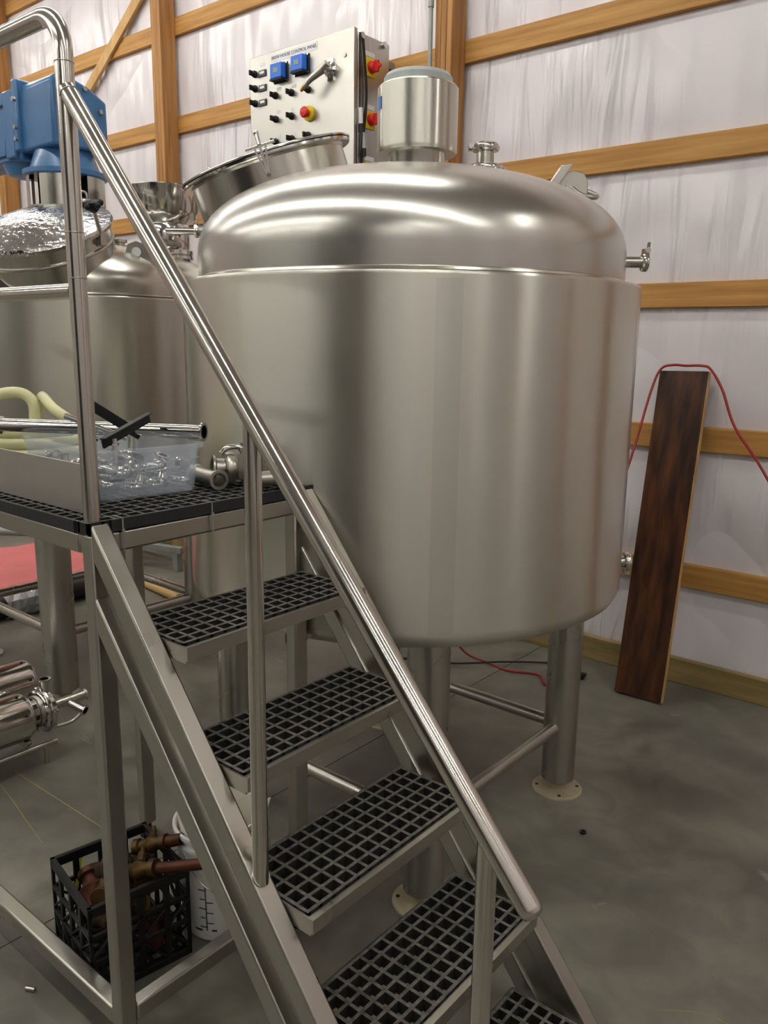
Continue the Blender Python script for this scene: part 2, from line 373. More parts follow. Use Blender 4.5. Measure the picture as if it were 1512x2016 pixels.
# ------------------------------------------------------------------ tanks
TC = V(-1.828, 2.341, 0)
LEFT = V(-.787, -.617, 0); FRONT = V(.617, -.787, 0)
def dome_z(r, dr, zb, hd, n=2.3): return zb+hd*max(0, 1-(r/dr)**n)**(1/n)
def wing_clamp(t, c, axis, r, wing, host=None, name='clamp'):
    """tri-clamp ring around a ferrule joint with a hinge bolt and wing nut"""
    c = Vector(c); axis = Vector(axis).normalized(); wing = Vector(wing).normalized()
    m = MB(); m.lathe([(r*.9, -.008), (r+.006, -.010), (r+.009, -.004), (r+.009, .004), (r+.006, .010), (r*.9, .008)], 28, c, axis, caps=False)
    side = axis.cross(wing)
    e = c+wing*(r+.012)
    m.beam(e-side*.012, e+side*.012, .016, .018, up=axis)
    m.cyl(e-side*.022, e+side*.030, .004, seg=10)
    o = link(name, m, 'polished_steel', t)
    n = MB(); q = e+side*.034
    n.cyl(q-side*.006, q+side*.006, .009, seg=14)
    n.beam(q+wing*.004, q+wing*.026+side*.008, .004, .010, up=axis); n.beam(q-wing*.004, q-wing*.026+side*.008, .004, .010, up=axis)
    link('wing_nut', n, 'polished_steel', o)
    return o
def tank_shell(t, c, r, dr, z0, z1, zb, hd, jacket, dome):
    m = MB()
    m.lathe([(0, z0-.05), (.4, z0-.03), (r-.10, z0-.006), (r-.035, z0+.002), (r-.012, z0+.014), (r-.002, z0+.034), (r, z0+.046), (r, z0+.052), (r, z0+.06), (r, (z0+z1)/2), (r, z1-.016), (r, z1-.010), (r, z1-.006), (r-.004, z1), (dr-.005, z1+.002)], 128, c, caps=False)
    link('jacket', m, jacket, t, sharp=50)
    m = MB(); m.lathe([(dr, z1+.001), (dr+.007, z1+.006), (dr+.005, z1+.013), (dr, z1+.016)], 128, c, caps=False); link('weld_seam', m, 'tank_steel', t)
    prof = [(dr-.0004, z1+.014), (dr, z1+.03), (dr, zb-.012), (dr, zb-.004)]
    N = 26
    for k in range(N+1):
        a = PI/2*k/N; n = 2.3
        rr = dr*math.cos(a)**(2/n) if k < N else 0.0; zz = zb+hd*math.sin(a)**(2/n); prof.append((rr, zz))
    m = MB(); m.lathe(prof, 128, c, caps=False); link('dome', m, dome, t, sharp=80)
def tank_legs(t, c, off, r, z0, rb, zbar, mat='leg_steel', pad='pad_white'):
    legs = []
    for sx, sy in ((1, -1), (1, 1), (-1, 1), (-1, -1)):
        x, y = c.x+off*sx, c.y+off*sy
        l = link('leg', MB().cyl((x, y, .055), (x, y, z0+.02), r, seg=40), mat, t); legs.append((x, y))
        link('foot_stem', MB().lathe([(r*.55, .012), (r*.55, .03), (r*.9, .05), (r*.9, .056)], 32, (x, y, 0)), pad, l)
        f = MB().lathe([(.100, 0), (.100, .006), (.095, .011), (.06, .014), (.04, .02)], 40, (x, y, 0)); link('foot_plate', f, pad, l)
        for k in range(4):
            a = k*PI/2+.6; link('bolt_hole', MB().cyl((x+.081*math.cos(a), y+.081*math.sin(a), .008), (x+.081*math.cos(a), y+.081*math.sin(a), .0135), .007, seg=10), 'dark_hole', l)
    for i in range(4):
        a, b = legs[i], legs[(i+1) % 4]; d = (V(b[0], b[1], 0)-V(a[0], a[1], 0)).normalized()*(r-.004)
        link('crossbar', MB().cyl(V(a[0], a[1], zbar)+d, V(b[0], b[1], zbar)-d, rb, seg=24), 'leg_steel', t)
def build_main_tank():
    c = TC; r, dr, z0, z1, zb, hd = .782, .728, .912, 1.965, 2.05, .288
    t = thing('brewing_tank', (c.x, c.y, 0), 'large jacketed stainless steel tank beside the stairs, with capped cylinder on its domed top', 'tank')
    tank_shell(t, c, r, dr, z0, z1, zb, hd, 'jacket_steel', 'dome_steel')
    tank_legs(t, c, .455, .066, z0, .024, .285)
    # slightly darker upright strip and a thin raised line on the jacket
    a0 = math.atan2(FRONT.y, FRONT.x)+.085
    m = MB(); m.lathe([(r+.0012, z0+.052), (r+.0012, z1-.02)], 8, c, caps=False, a0=a0, a1=a0+.093); link('upright_strip', m, 'jacket_strip', t)
    m = MB(); m.lathe([(r+.0005, z0+.05), (r+.004, z0+.054), (r+.004, z1-.01), (r+.0005, z1)], 3, c, caps=False, a0=a0+1.10, a1=a0+1.112); link('raised_bead', m, 'leg_steel', t)
    # agitator cover: neck, can, pale cap
    ac = c+V(.012, .008, 0)
    link('agitator_neck', MB().lathe([(.095, 2.31), (.095, 2.40), (.10, 2.41)], 48, ac), 'tank_steel', t)
    can = link('agitator_cover', MB().lathe([(.10, 2.405), (.132, 2.405), (.136, 2.412), (.136, 2.418), (.136, 2.424), (.136, 2.598), (.136, 2.604), (.136, 2.61), (.130, 2.616), (.05, 2.616)], 64, ac), 'jacket_steel', t)
    link('cap', MB().lathe([(.114, 2.616), (.116, 2.64), (.108, 2.652), (0, 2.656)], 48, ac), 'cap_pale', can)
    at_ = math.atan2(-.617, -.787)+.25
    m = MB(); m.lathe([(.1365, 2.535), (.1372, 2.535), (.1372, 2.575), (.1365, 2.575)], 4, ac, caps=False, a0=at_, a1=at_+.22); link('tape_patch', m, 'blue_tape', can)['label'] = 'small blue tape patch'
    # manway
    P = V(-2.355, 2.15, 2.405); n = V(-.17, -.27, .945).normalized()
    link('manway_neck', MB().lathe([(.285, -.34), (.285, -.02), (.295, -.008), (.295, 0)], 72, P, n, caps=False), 'tank_steel', t)
    rim = link('manway_rim', MB().lathe([(.284, -.013), (.312, -.013), (.316, -.009), (.316, -.002), (.312, .0), (.28, .001)], 72, P, n, caps=False), 'polished_steel', t)
    lid = link('manway_lid', MB().lathe([(.318, .001), (.320, .006), (.314, .010), (.29, .012), (.2, .022), (.1, .028), (0, .030)], 72, P, n), 'polished_steel', t)
    fr = (FRONT-n*FRONT.dot(n)).normalized(); sd = n.cross(fr)
    k = MB(); q = P+fr*.318+sd*.03
    k.beam(q-n*.065, q+n*.02, .008, .022, up=fr); k.beam(q+sd*.004-n*.07+fr*.01, q+sd*.020+n*.02+fr*.01, .006, .01, up=fr); k.beam(q-sd*.004-n*.07+fr*.01, q-sd*.020+n*.02+fr*.01, .006, .01, up=fr)
    k.cyl(q-sd*.05+n*.02, q+sd*.05+n*.02, .005, seg=10); k.cyl(q+n*.02+fr*.01, q+n*.06-fr*.006, .007, seg=12); k.sphere(q+n*.06-fr*.006, .010)
    link('manway_clamp', k, 'polished_steel', t)
    lf = (LEFT-n*LEFT.dot(n)).normalized(); k = MB(); q = P+lf*.20+n*.012
    k.sweep(arc_path([q-fr*.05, q-fr*.05+n*.03, q+fr*.05+n*.03, q+fr*.05], .02, 4), .008, 10)
    link('lid_handle', k, 'polished_steel', lid)
    # nozzle with two clamps
    N0 = V(-1.762, 2.69, .04)
    link('nozzle', MB().cyl((N0.x, N0.y, 2.2), (N0.x, N0.y, 2.395), .054, seg=32), 'tank_steel', t)
    nz = link('nozzle_cap', MB().lathe([(.060, 2.353), (.060, 2.380), (.032, 2.384), (.032, 2.425), (.044, 2.428), (.044, 2.455), (.03, 2.459)], 32, N0), 'tank_steel', t)
    wing_clamp(t, N0+V(0, 0, 2.366), (0, 0, 1), .060, -LEFT); wing_clamp(t, N0+V(0, 0, 2.44), (0, 0, 1), .043, LEFT)
    # lifting lug: folded plate with shackle
    L0 = V(-1.46, 2.765, .035); s = -LEFT
    pl = [L0+s*-.055+V(0, 0, 2.16), L0+s*.07+V(0, 0, 2.12), L0+s*.07+V(0, 0, 2.305), L0+s*.055+V(0, 0, 2.335), L0+s*.02+V(0, 0, 2.345), L0+s*-.02+V(0, 0, 2.335), L0+s*-.055+V(0, 0, 2.29)]
    link('lifting_lug', MB().prism(pl, FRONT*.012), 'leg_steel', t, bevel=.003)
    pl = [L0+s*-.055+V(0, 0, 2.335)+FRONT*.012, L0+s*-.02+V(0, 0, 2.365)+FRONT*.012, L0+s*-.08+V(0, 0, 2.20)+FRONT*.09, L0+s*-.125+V(0, 0, 2.20)+FRONT*.09]
    pl = [L0+s*.01+V(0, 0, 2.362), L0+s*-.035+V(0, 0, 2.352), L0+s*-.125+V(0, 0, 2.215), L0+s*-.10+V(0, 0, 2.195)]
    link('lug_gusset', MB().prism(pl, FRONT*.05), 'rail_steel', t, bevel=.003)
    q = L0+s*.0+V(0, 0, 2.285)+FRONT*.02
    k = MB(); k.cyl(q-FRONT*.03, q+FRONT*.03, .014, seg=14); k.sweep(spline([q+FRONT*.02, q+s*.04+FRONT*.035-V(0, 0, .03), q+s*.09+FRONT*.02-V(0, 0, .035), q+s*.10-FRONT*.02-V(0, 0, .02), q+s*.05-FRONT*.03], 5), .009, 10)
    link('shackle', k, 'leg_steel', t)
    # side spigot near the seam
    S0 = c-LEFT*dr; q0 = S0+V(0, 0, 2.062); q1 = S0-LEFT*.085+V(0, 0, 2.062)
    link('side_spigot', MB().cyl(q0+LEFT*.02, q1, .019, seg=24), 'tank_steel', t); wing_clamp(t, q1, -LEFT, .024, (0, 0, 1))
    S0 = c-LEFT*(r-.005)
    q0 = S0+V(0, 0, .985); q1 = q0-LEFT*.055
    link('drain_spigot', MB().cyl(q0, q1, .022, seg=24), 'tank_steel', t); wing_clamp(t, q1, -LEFT, .028, (0, 0, -1))
    # hanging earth strap at the jacket edge
    q = c-LEFT*.70+FRONT*-.2+V(0, 0, .925)
    m = MB(); m.sweep(spline([q, q+V(.01, 0, -.05), q+V(-.008, 0, -.09), q+V(.004, 0, -.14)], 6), .010, 8); link('earth_strap', m, 'leg_steel', t)
    # return pipe bending down beside the dome
    q = c+LEFT*.70+V(-.02, .14, 0)
    pts = arc_path([q+V(0, 0, 2.09), q+LEFT*.105+V(0, 0, 2.09), q+LEFT*.105+V(0, 0, 1.40)], .05)
    link('return_pipe', MB().sweep(pts, .017, 20), 'tank_steel', t)
    # bottom outlet with valve under the tank
    q = V(-2.12, 2.04, 0)
    m = MB(); m.cyl(q+V(0, 0, .93), q+V(0, 0, .74), .030, seg=28); o = link('outlet_pipe', m, 'tank_steel', t)
    link('outlet_flange', MB().lathe([(.030, .742), (.045, .742), (.045, .73), (.028, .728)], 28, q), 'leg_steel', o)
    m = MB(); m.box(q+V(0, 0, .69), (.05, .05, .075)); m.cyl(q+V(0, 0, .65), q+V(0, 0, .60), .009, seg=12); m.cyl(q+V(.02, 0, .69), q+V(.07, 0, .69), .007, seg=10); link('outlet_valve', m, 'leg_steel', o, bevel=.003)
build_main_tank()

def build_second_tank():
    c = V(-4.10, 2.353, 0); r, dr, z0, z1, zb, hd = .80, .775, .96, 1.965, 2.02, .24
    t = thing('mash_tank', (c.x, c.y, 0), 'stainless steel tank with a blue gear motor on top, behind the platform', 'tank')
    tank_shell(t, c, r, dr, z0, z1, zb, hd, 'mash_jacket', 'tank_steel')
    tank_legs(t, c, .43, .080, z0, .026, .34, pad='leg_steel')
    ax = V(-4.085, 2.353, -.165)
    # lantern: ring posts around the shaft with openings
    lan = link('lantern', MB().lathe([(.185, 2.24), (.185, 2.44), (.190, 2.445), (.190, 2.47), (.17, 2.47)], 48, ax, caps=False), 'tank_steel', t)
    for i in range(5):
        a = math.radians(-118+i*72)
        link('lantern_post', MB().lathe([(.165, 2.46), (.190, 2.46), (.190, 2.735), (.165, 2.735), (.165, 2.46)], 10, ax, caps=False, a0=a-.42, a1=a+.42), 'tank_steel', t)
    link('shaft_housing', MB().lathe([(.135, 2.3), (.135, 2.73)], 32, ax), 'black_plastic', t)
    link('lantern_band', MB().lathe([(.166, 2.555), (.192, 2.555), (.192, 2.59), (.166, 2.59), (.166, 2.555)], 48, ax, caps=False), 'tank_steel', t)
    # blue gear motor
    g = link('gear_motor', MB().lathe([(.196, 2.735), (.204, 2.74), (.204, 2.762), (.172, 2.768), (.140, 2.86), (.13, 2.88), (.10, 2.885)], 56, ax), 'blue_paint', t, sharp=30)
    g['label'] = 'blue painted gear motor'
    y0, y1, zb_, zt_ = ax.y-.150, ax.y+.150, 2.695, 2.985
    xr = ax.x+.17
    # right housing: stepped outline with a domed top corner
    pl = [(xr, y0, zb_), (xr, y1, zb_), (xr, y1, zt_-.05), (xr, y1-.09, zt_), (xr, y0+.10, zt_+.035), (xr, y0+.03, zt_+.03), (xr, y0, zt_-.0)]
    link('gear_housing', MB().prism([V(*p) for p in pl], (-.30, 0, 0)), 'blue_paint', g, bevel=.012)
    link('gear_flange', MB().lohi((xr-.335, y0-.025, zb_+.0), (xr-.285, y1+.01, zt_+.045)), 'blue_paint', g, bevel=.01)
    link('housing_boss', MB().cyl((xr-.12, y0+.16, zt_+.02), (xr-.12, y0+.16, zt_+.065), .03, seg=20), 'blue_paint', g, bevel=.004)
    for yy, zz in ((y0+.04, zt_-.04), (y0+.04, zb_+.06), (y1-.04, zb_+.06), (y1-.04, zt_-.10), (y0+.18, zt_-.01)):
        link('bolt', MB().cyl((xr-.002, yy, zz), (xr+.012, yy, zz), .012, seg=6), 'leg_steel', g)
    for zz in (zb_+.055, zb_+.11, zt_-.05):
        link('bolt', MB().cyl((xr-.30, y0-.024, zz), (xr-.30, y0-.038, zz), .012, seg=6), 'leg_steel', g)
    xl = xr-.335
    mb_ = MB(); mb_.lohi((xl-.34, y0+.01, zb_-.03), (xl, y1-.02, zt_-.01)); mo = link('motor_block', mb_, 'blue_paint', g, bevel=.012)
    link('block_rib', MB().lohi((xl-.12, y0-.012, zb_-.02), (xl-.02, y0+.02, zt_+.01)), 'blue_paint', g, bevel=.008)
    link('nameplate_recess', MB().lohi((xl-.33, y0-.002, zb_), (xl-.14, y0+.012, zb_+.085)), 'blue_paint', g, bevel=.004)
    link('top_rail', MB().lohi((xl-.33, y0-.004, zt_-.05), (xl-.13, y0+.03, zt_+.012)), 'blue_paint', g, bevel=.006)
    link('motor_end', MB().cyl((xl-.34, ax.y-.01, zb_+.13), (xl-.75, ax.y-.01, zb_+.13), .155, seg=40), 'blue_paint', g, bevel=.01)
    link('block_underside', MB().lathe([(.06, -.06), (.10, -.05), (.125, 0)], 32, (xl-.17, ax.y-.02, zb_-.03)), 'blue_paint', g)
    # big manway with wrapped lid, leaning to the camera side
    P = V(-3.655, 1.965, 2.255); n = V(.20, -.34, .80).normalized()
    link('manway_neck', MB().lathe([(.30, -.30), (.30, -.01)], 64, P, n, caps=False), 'tank_steel', t)
    link('manway_weld', MB().torus(P-n*.075, n, .302, .008, 64, 8), 'leg_steel', t)
    lid = link('manway_lid', MB().lathe([(.302, -.012), (.318, -.010), (.322, .004), (.316, .016), (.28, .022), (.2, .05), (.1, .068), (0, .072)], 64, P, n), 'film_lid', t)
    e = V(1, 0, 0); e = (e-n*e.dot(n)).normalized(); e2 = n.cross(e)
    k = MB(); q = P+e2*.29-e*.05+n*.02; k.cyl(q, q+n*.03, .012, seg=14); k.torus(q+n*.035, e, .026, .006, 18, 8); link('lid_ring', k, 'polished_steel', lid)
    link('lid_hinge', MB().cyl(q-e*.14+n*.02, q+e*.14+n*.02, .012, seg=14), 'polished_steel', lid)
    q = P+e*.30+e2*.10
    sw = MB(); sw.cyl(q-n*.06, q+n*.10, .010, seg=12); sw.box(q-n*.03, (.03, .03, .05)); so = link('swing_bolt', sw, 'leg_steel', t)
    kn = MB(); kn.lathe([(.014, .09), (.03, .105), (.034, .12), (.03, .135), (.012, .14)], 20, q, n)
    for a in range(5):
        d = e*math.cos(a*2*PI/5)+e2*math.sin(a*2*PI/5); kn.sphere(q+n*.122+d*.036, .014, 10)
    link('knob', kn, 'black_plastic', so)
    # hopper column at the back right of the dome
    h = V(-3.71, 2.69, -.085)
    link('hopper_pipe', MB().lathe([(.102, 2.0), (.102, 2.275)], 40, h, caps=False), 'tank_steel', t)
    link('hopper_flange', MB().lathe([(.102, 2.27), (.128, 2.27), (.128, 2.285), (.122, 2.29), (.128, 2.295), (.128, 2.312), (.10, 2.314)], 40, h), 'polished_steel', t)
    link('hopper_body', MB().lathe([(.10, 2.312), (.112, 2.33), (.112, 2.43), (.105, 2.445)], 40, h), 'polished_steel', t)
    link('hopper_bowl', MB().lathe([(.105, 2.44), (.145, 2.475), (.160, 2.50), (.182, 2.62), (.186, 2.622), (.176, 2.616), (.15, 2.50), (.09, 2.46)], 56, h, caps=False), 'polished_steel', t)
    d = V(.771, .637, 0)
    link('hopper_spigot', MB().cyl(h+V(.09, -.07, 2.40), h+V(.09, -.07, 2.40)+d*.155, .018, seg=20), 'polished_steel', t)
    q = h+V(.09, -.07, 2.40)+d*.155
    wing_clamp(t, q, d, .024, (0, 0, 1)); vv = MB(); vv.cyl(q, q+d*.08, .022, seg=20); vv.lathe([(.022, 0), (.034, 0), (.034, .012), (.022, .012)], 24, q+d*.075, d); vo = link('spigot_valve', vv, 'leg_steel', t)
    link('valve_handle', MB().beam(q+d*.035+V(0, 0, .02), q+d*.05+V(0, 0, .10), .022, .012, up=d), 'galvanized', vo)
    # lifting eye and stub on the dome
    q = V(-3.44, 2.32, 2.06); s = V(.771, .637, 0)
    pl = [q-s*.05, q+s*.10-V(0, 0, .05), q+s*.09+V(0, 0, .06), q+s*.04+V(0, 0, .15), q+V(0, 0, .165), q-s*.04+V(0, 0, .15), q-s*.055+V(0, 0, .10)]
    link('lifting_eye', MB().prism(pl, FRONT*.012), 'leg_steel', t)
    link('eye_hole', MB().cyl(q+V(0, 0, .115)-FRONT*.002, q+V(0, 0, .115)+FRONT*.0145, .022, seg=18), 'label_white', t)
    q = V(-3.70, 2.40, 2.1); link('dome_stub', MB().lathe([(.022, 0), (.022, .14), (.034, .142), (.034, .155), (.02, .157)], 24, q), 'tank_steel', t)
    # side man-hole, open, with thick collar
    th = math.radians(-76); d = V(math.cos(th), math.sin(th), 0); q = c+d*.775+V(0, 0, 1.62)
    link('side_collar', MB().lathe([(.125, -.02), (.125, .05), (.142, .054), (.142, .07), (.112, .07), (.108, -.02)], 48, q, d, caps=False), 'polished_steel', t)
    link('side_hole', MB().lathe([(0, .03), (.11, .03)], 40, q, d, caps=False), 'dark_hole', t)
build_second_tank()
# ------------------------------------------------------------------ platform with stairs
CELL = .0371
def grating(x0, x1, y0, y1, ztop, dep=.026, bw=.0070):
    """one moulded grid panel; top faces carry grit (material slot 1)"""
    m = MB()
    nx = max(1, round((x1-x0)/CELL)); ny = max(1, round((y1-y0)/CELL))
    def bar(a, b, lift):
        (ax, ay), (bx, by) = a, b
        vs = [(ax, ay, ztop-dep), (bx, ay, ztop-dep), (bx, by, ztop-dep), (ax, by, ztop-dep), (ax, ay, ztop+lift), (bx, ay, ztop+lift), (bx, by, ztop+lift), (ax, by, ztop+lift)]
        m.mi = 0; m.add(vs, [(0, 1, 5, 4), (1, 2, 6, 5), (2, 3, 7, 6), (3, 0, 4, 7), (0, 3, 2, 1)])
        m.mi = 1; m.add(vs[4:], [(0, 1, 2, 3)])
    for i in range(nx+1):
        x = x0+(x1-x0)*i/nx; x = min(max(x, x0+bw/2), x1-bw/2); bar((x-bw/2, y0), (x+bw/2, y1), 0)
    for j in range(ny+1):
        y = y0+(y1-y0)*j/ny; y = min(max(y, y0+bw/2), y1-bw/2); bar((x0, y-bw/2), (x1, y+bw/2), -.0004)
    return m
ST = dict(post=V(-1.585, .925, 0), ztop=1.385, yR=1.562)
def build_stairs():
    t = thing('stair_platform', (-1.585, .925, 0), 'stainless steel work platform with open grating stairs and tube handrail', 'stairs')
    S = .048; y0 = .918; yL = (y0, y0+.046); yR = (1.554, 1.600)
    xf = -1.606; xb = -2.36; zt = 1.385
    # legs and levelling feet
    for x, y in ((xf, y0+S/2), (xf, yR[0]+S/2-.022), (xb, y0+S/2), (xb, yR[0]-.03)):
        l = link('leg', MB().lohi((x-.0205, y-S/2, .05), (x+.0205, y+S/2, zt-.028)), 'frame_steel', t, bevel=.006)
        link('levelling_foot', MB().lathe([(.03, 0), (.03, .012), (.012, .018), (.012, .052)], 20, (x, y, 0)), 'black_plastic', l)
    xs = xf
    yr = yR[0]+S/2-.022
    zbm = .105
    link('base_beam', MB().lohi((xb+S/2, y0+.001, zbm-S/2), (xs-.0206, y0+S-.001, zbm+S/2)), 'frame_steel', t, bevel=.006)
    link('base_beam', MB().lohi((xs-.0205, y0+S, zbm-S/2), (xs+.0205, yr-S/2, zbm+S/2)), 'frame_steel', t, bevel=.006)
    # top frame
    fz = zt-.028
    for a, b in (((xb-S/2, y0, fz-S), (xf-.03, y0+S, fz)), ((xb-S/2, yR[0]-.055, fz-S), (xf-.03, yR[0]-.055+S, fz)), ((xf-.028, y0+.001, fz-S), (xf+.020, yR[0]-.01, fz)), ((xb-S/2, y0+S, fz-S), (xb+S/2, yR[0]-.055, fz))):
        link('platform_beam', MB().lohi(a, b), 'frame_steel', t, bevel=.006)
    # platform grating: two panels
    g = grating(xb-.03, xf+.018, y0-.004, yR[0]-.012, zt)
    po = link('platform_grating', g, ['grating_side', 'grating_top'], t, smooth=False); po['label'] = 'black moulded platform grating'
    e = MB(); e.lohi((xf+.0185, y0+.05, zt-.026), (xf+.026, yR[1]+.002, zt+.001)); e.lohi((xb-.03, y0-.010, zt-.026), (xf-.03, y0-.0045, zt+.001)); link('grating_edge', e, 'grating_edge', t)
    e = MB(); e.lohi((xf-.02, yR[0]-.0115, zt-.026), (xf+.0185, yR[1]-.014, zt)); link('grating_corner', e, 'grating_edge', t)
    for yy in (y0+.075, y0+.325):
        k = MB(); k.lohi((xf+.026, yy, zt-.075), (xf+.0285, yy+.0025, zt+.003)); k.lohi((xf-.01, yy, zt+.001), (xf+.0285, yy+.0025, zt+.0035)); k.lohi((xf+.0265, yy-.002, zt-.03), (xf+.031, yy+.005, zt-.024)); link('cable_tie', k, 'galvanized', t)
    # toe board standing along the edge
    link('toe_board', MB().lohi((xb-.02, y0+.045, zt+.001), (xf-.075, y0+.050, zt+.115)), 'dull_plate', t)
    # stringers: two square tubes with a web between, each side
    th = math.atan(1.245); d = V(math.cos(th), 0, -math.sin(th)); nrm = V(math.sin(th), 0, math.cos(th))
    def line_at(x): return .986-1.245*(x+1.2675)
    for yy, nm in ((yL, 'L'), (yR, 'R')):
        yc = (yy[0]+yy[1])/2; wy = yy[1]-yy[0]
        for k, off in enumerate((-.024, -.128)):
            x_s = xf+.020; a = V(x_s, yc, line_at(x_s))+nrm*off; x_e = -.50; b = V(x_e, yc, line_at(x_e))+nrm*off
            # clip to leg face on top, to floor at the bottom
            a = a+d*((xf-.012-a.x)/d.x); b = b+d*((.03-b.z)/d.z)
            xl = xf+.0205; zl = a.z+(xl-a.x)*d.z/d.x; hv = .024/nrm.z; hh = .024/nrm.x
            xe = a.x+(.012-a.z)*d.x/d.z
            poly = [(xl, yy[0], zl-hv), (xl, yy[0], zl+hv), (xe+hh, yy[0], .012), (xe-hh, yy[0], .012)]
            link('stringer_tube', MB().prism(poly, (0, wy, 0)), 'frame_steel', t, bevel=.005)
        a = V(xf+.02, yc, line_at(xf+.02))+nrm*-.076; b = V(-.5, yc, line_at(-.5))+nrm*-.076; b = b+d*((.05-b.z)/d.z); a = a+d*((xf+.03-a.x)/d.x)
        link('stringer_web', MB().beam(a+V(0, .012 if nm == 'L' else -.012, 0), b+V(0, .012 if nm == 'L' else -.012, 0), .006, .058, up=nrm), 'frame_steel', t)
        q = b+d*0.0; link('stringer_foot', MB().lohi((b.x-.06, yy[0], 0), (b.x+.09, yy[1], .012)), 'leg_steel', t, bevel=.003)
    # treads
    ty0, ty1 = yL[1]+.001, 1.528; dep = .222
    for k in range(5):
        xn, zn = -1.327+.1805*k, 1.158-.2285*k
        tr = link('tread', MB().lohi((xn+.001, ty0, zn-.034), (xn+.007, ty1, zn-.003)), 'frame_steel', t)
        f = MB(); f.lohi((xn-dep-.008, ty0, zn-.040), (xn-dep-.003, ty1, zn-.004))
        for yy in (ty0, ty1-.005): f.lohi((xn-dep-.003, yy, zn-.040), (xn+.001, yy+.005, zn-.004))
        f.lohi((xn-dep-.003, ty0+.005, zn-.040), (xn-.001, ty0+.03, zn-.036)); f.lohi((xn-dep-.003, ty1-.03, zn-.040), (xn-.001, ty1-.005, zn-.036))
        link('tread_frame', f, 'frame_steel', tr)
        link('tread_bracket', MB().lohi((xn-.17, ty1, zn-.075), (xn-.05, yR[0], zn-.040)), 'frame_steel', tr, bevel=.003)
        link('tread_lip', MB().lohi((xn-.012, ty0+.005, zn-.010), (xn+.0005, ty1-.005, zn-.0062)), 'frame_steel', tr)
        g = grating(xn-dep-.002, xn-.013, ty0+.006, ty1-.006, zn, .028, .0078)
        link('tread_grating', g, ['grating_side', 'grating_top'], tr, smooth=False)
    # handrail: post, bend, top rail, sloping rail, balusters
    R1 = .0185; py = y0+.02
    pts = arc_path([(xf-.002, py, zt-.03), (xf-.002, py, 2.405), (xb-.4, py, 2.405)], .075, 10)
    link('rail_post', MB().sweep(pts, R1, 28), 'rail_steel', t)
    for z in (2.31, 1.99, 1.90):
        link('weld_band', MB().torus((xf-.002, py, z), (0, 0, 1), R1, .0012, 28, 6), 'frame_steel', t)
    link('mid_rail', MB().cyl((xf-.015, py, 1.875), (xb-.4, py, 1.875), .0165, seg=24), 'rail_steel', t)
    a = V(-1.603, py, 2.259); b = V(-.492, py, .979)
    link('handrail', MB().sweep([a, b], R1, 28), 'rail_steel', t)
    dd = (b-a).normalized(); link('handrail_end', MB().lathe([(R1, -.001), (R1*.97, .006), (R1*.8, .012), (R1*.45, .0155), (0, .0165)], 28, b, dd), 'rail_steel', t)
    link('handrail_weld', MB().torus(a+dd*.012, dd, R1, .0016, 28, 8), 'frame_steel', t)
    for x in (-1.078, -.568):
        zr = a.z+(x-a.x)*(b.z-a.z)/(b.x-a.x); zs = line_at(x)
        yc = py+.003
        bo = link('baluster', MB().cyl((x, yc, zs-.012), (x, yc, zr-.008), .0158, seg=28), 'rail_steel', t)
        link('baluster_weld', MB().torus((x, yc, zs+.001), nrm, .0175, .003, 24, 6), 'frame_steel', bo)
    # far-side top rail is out of view; the far post carries the chain end
build_stairs()
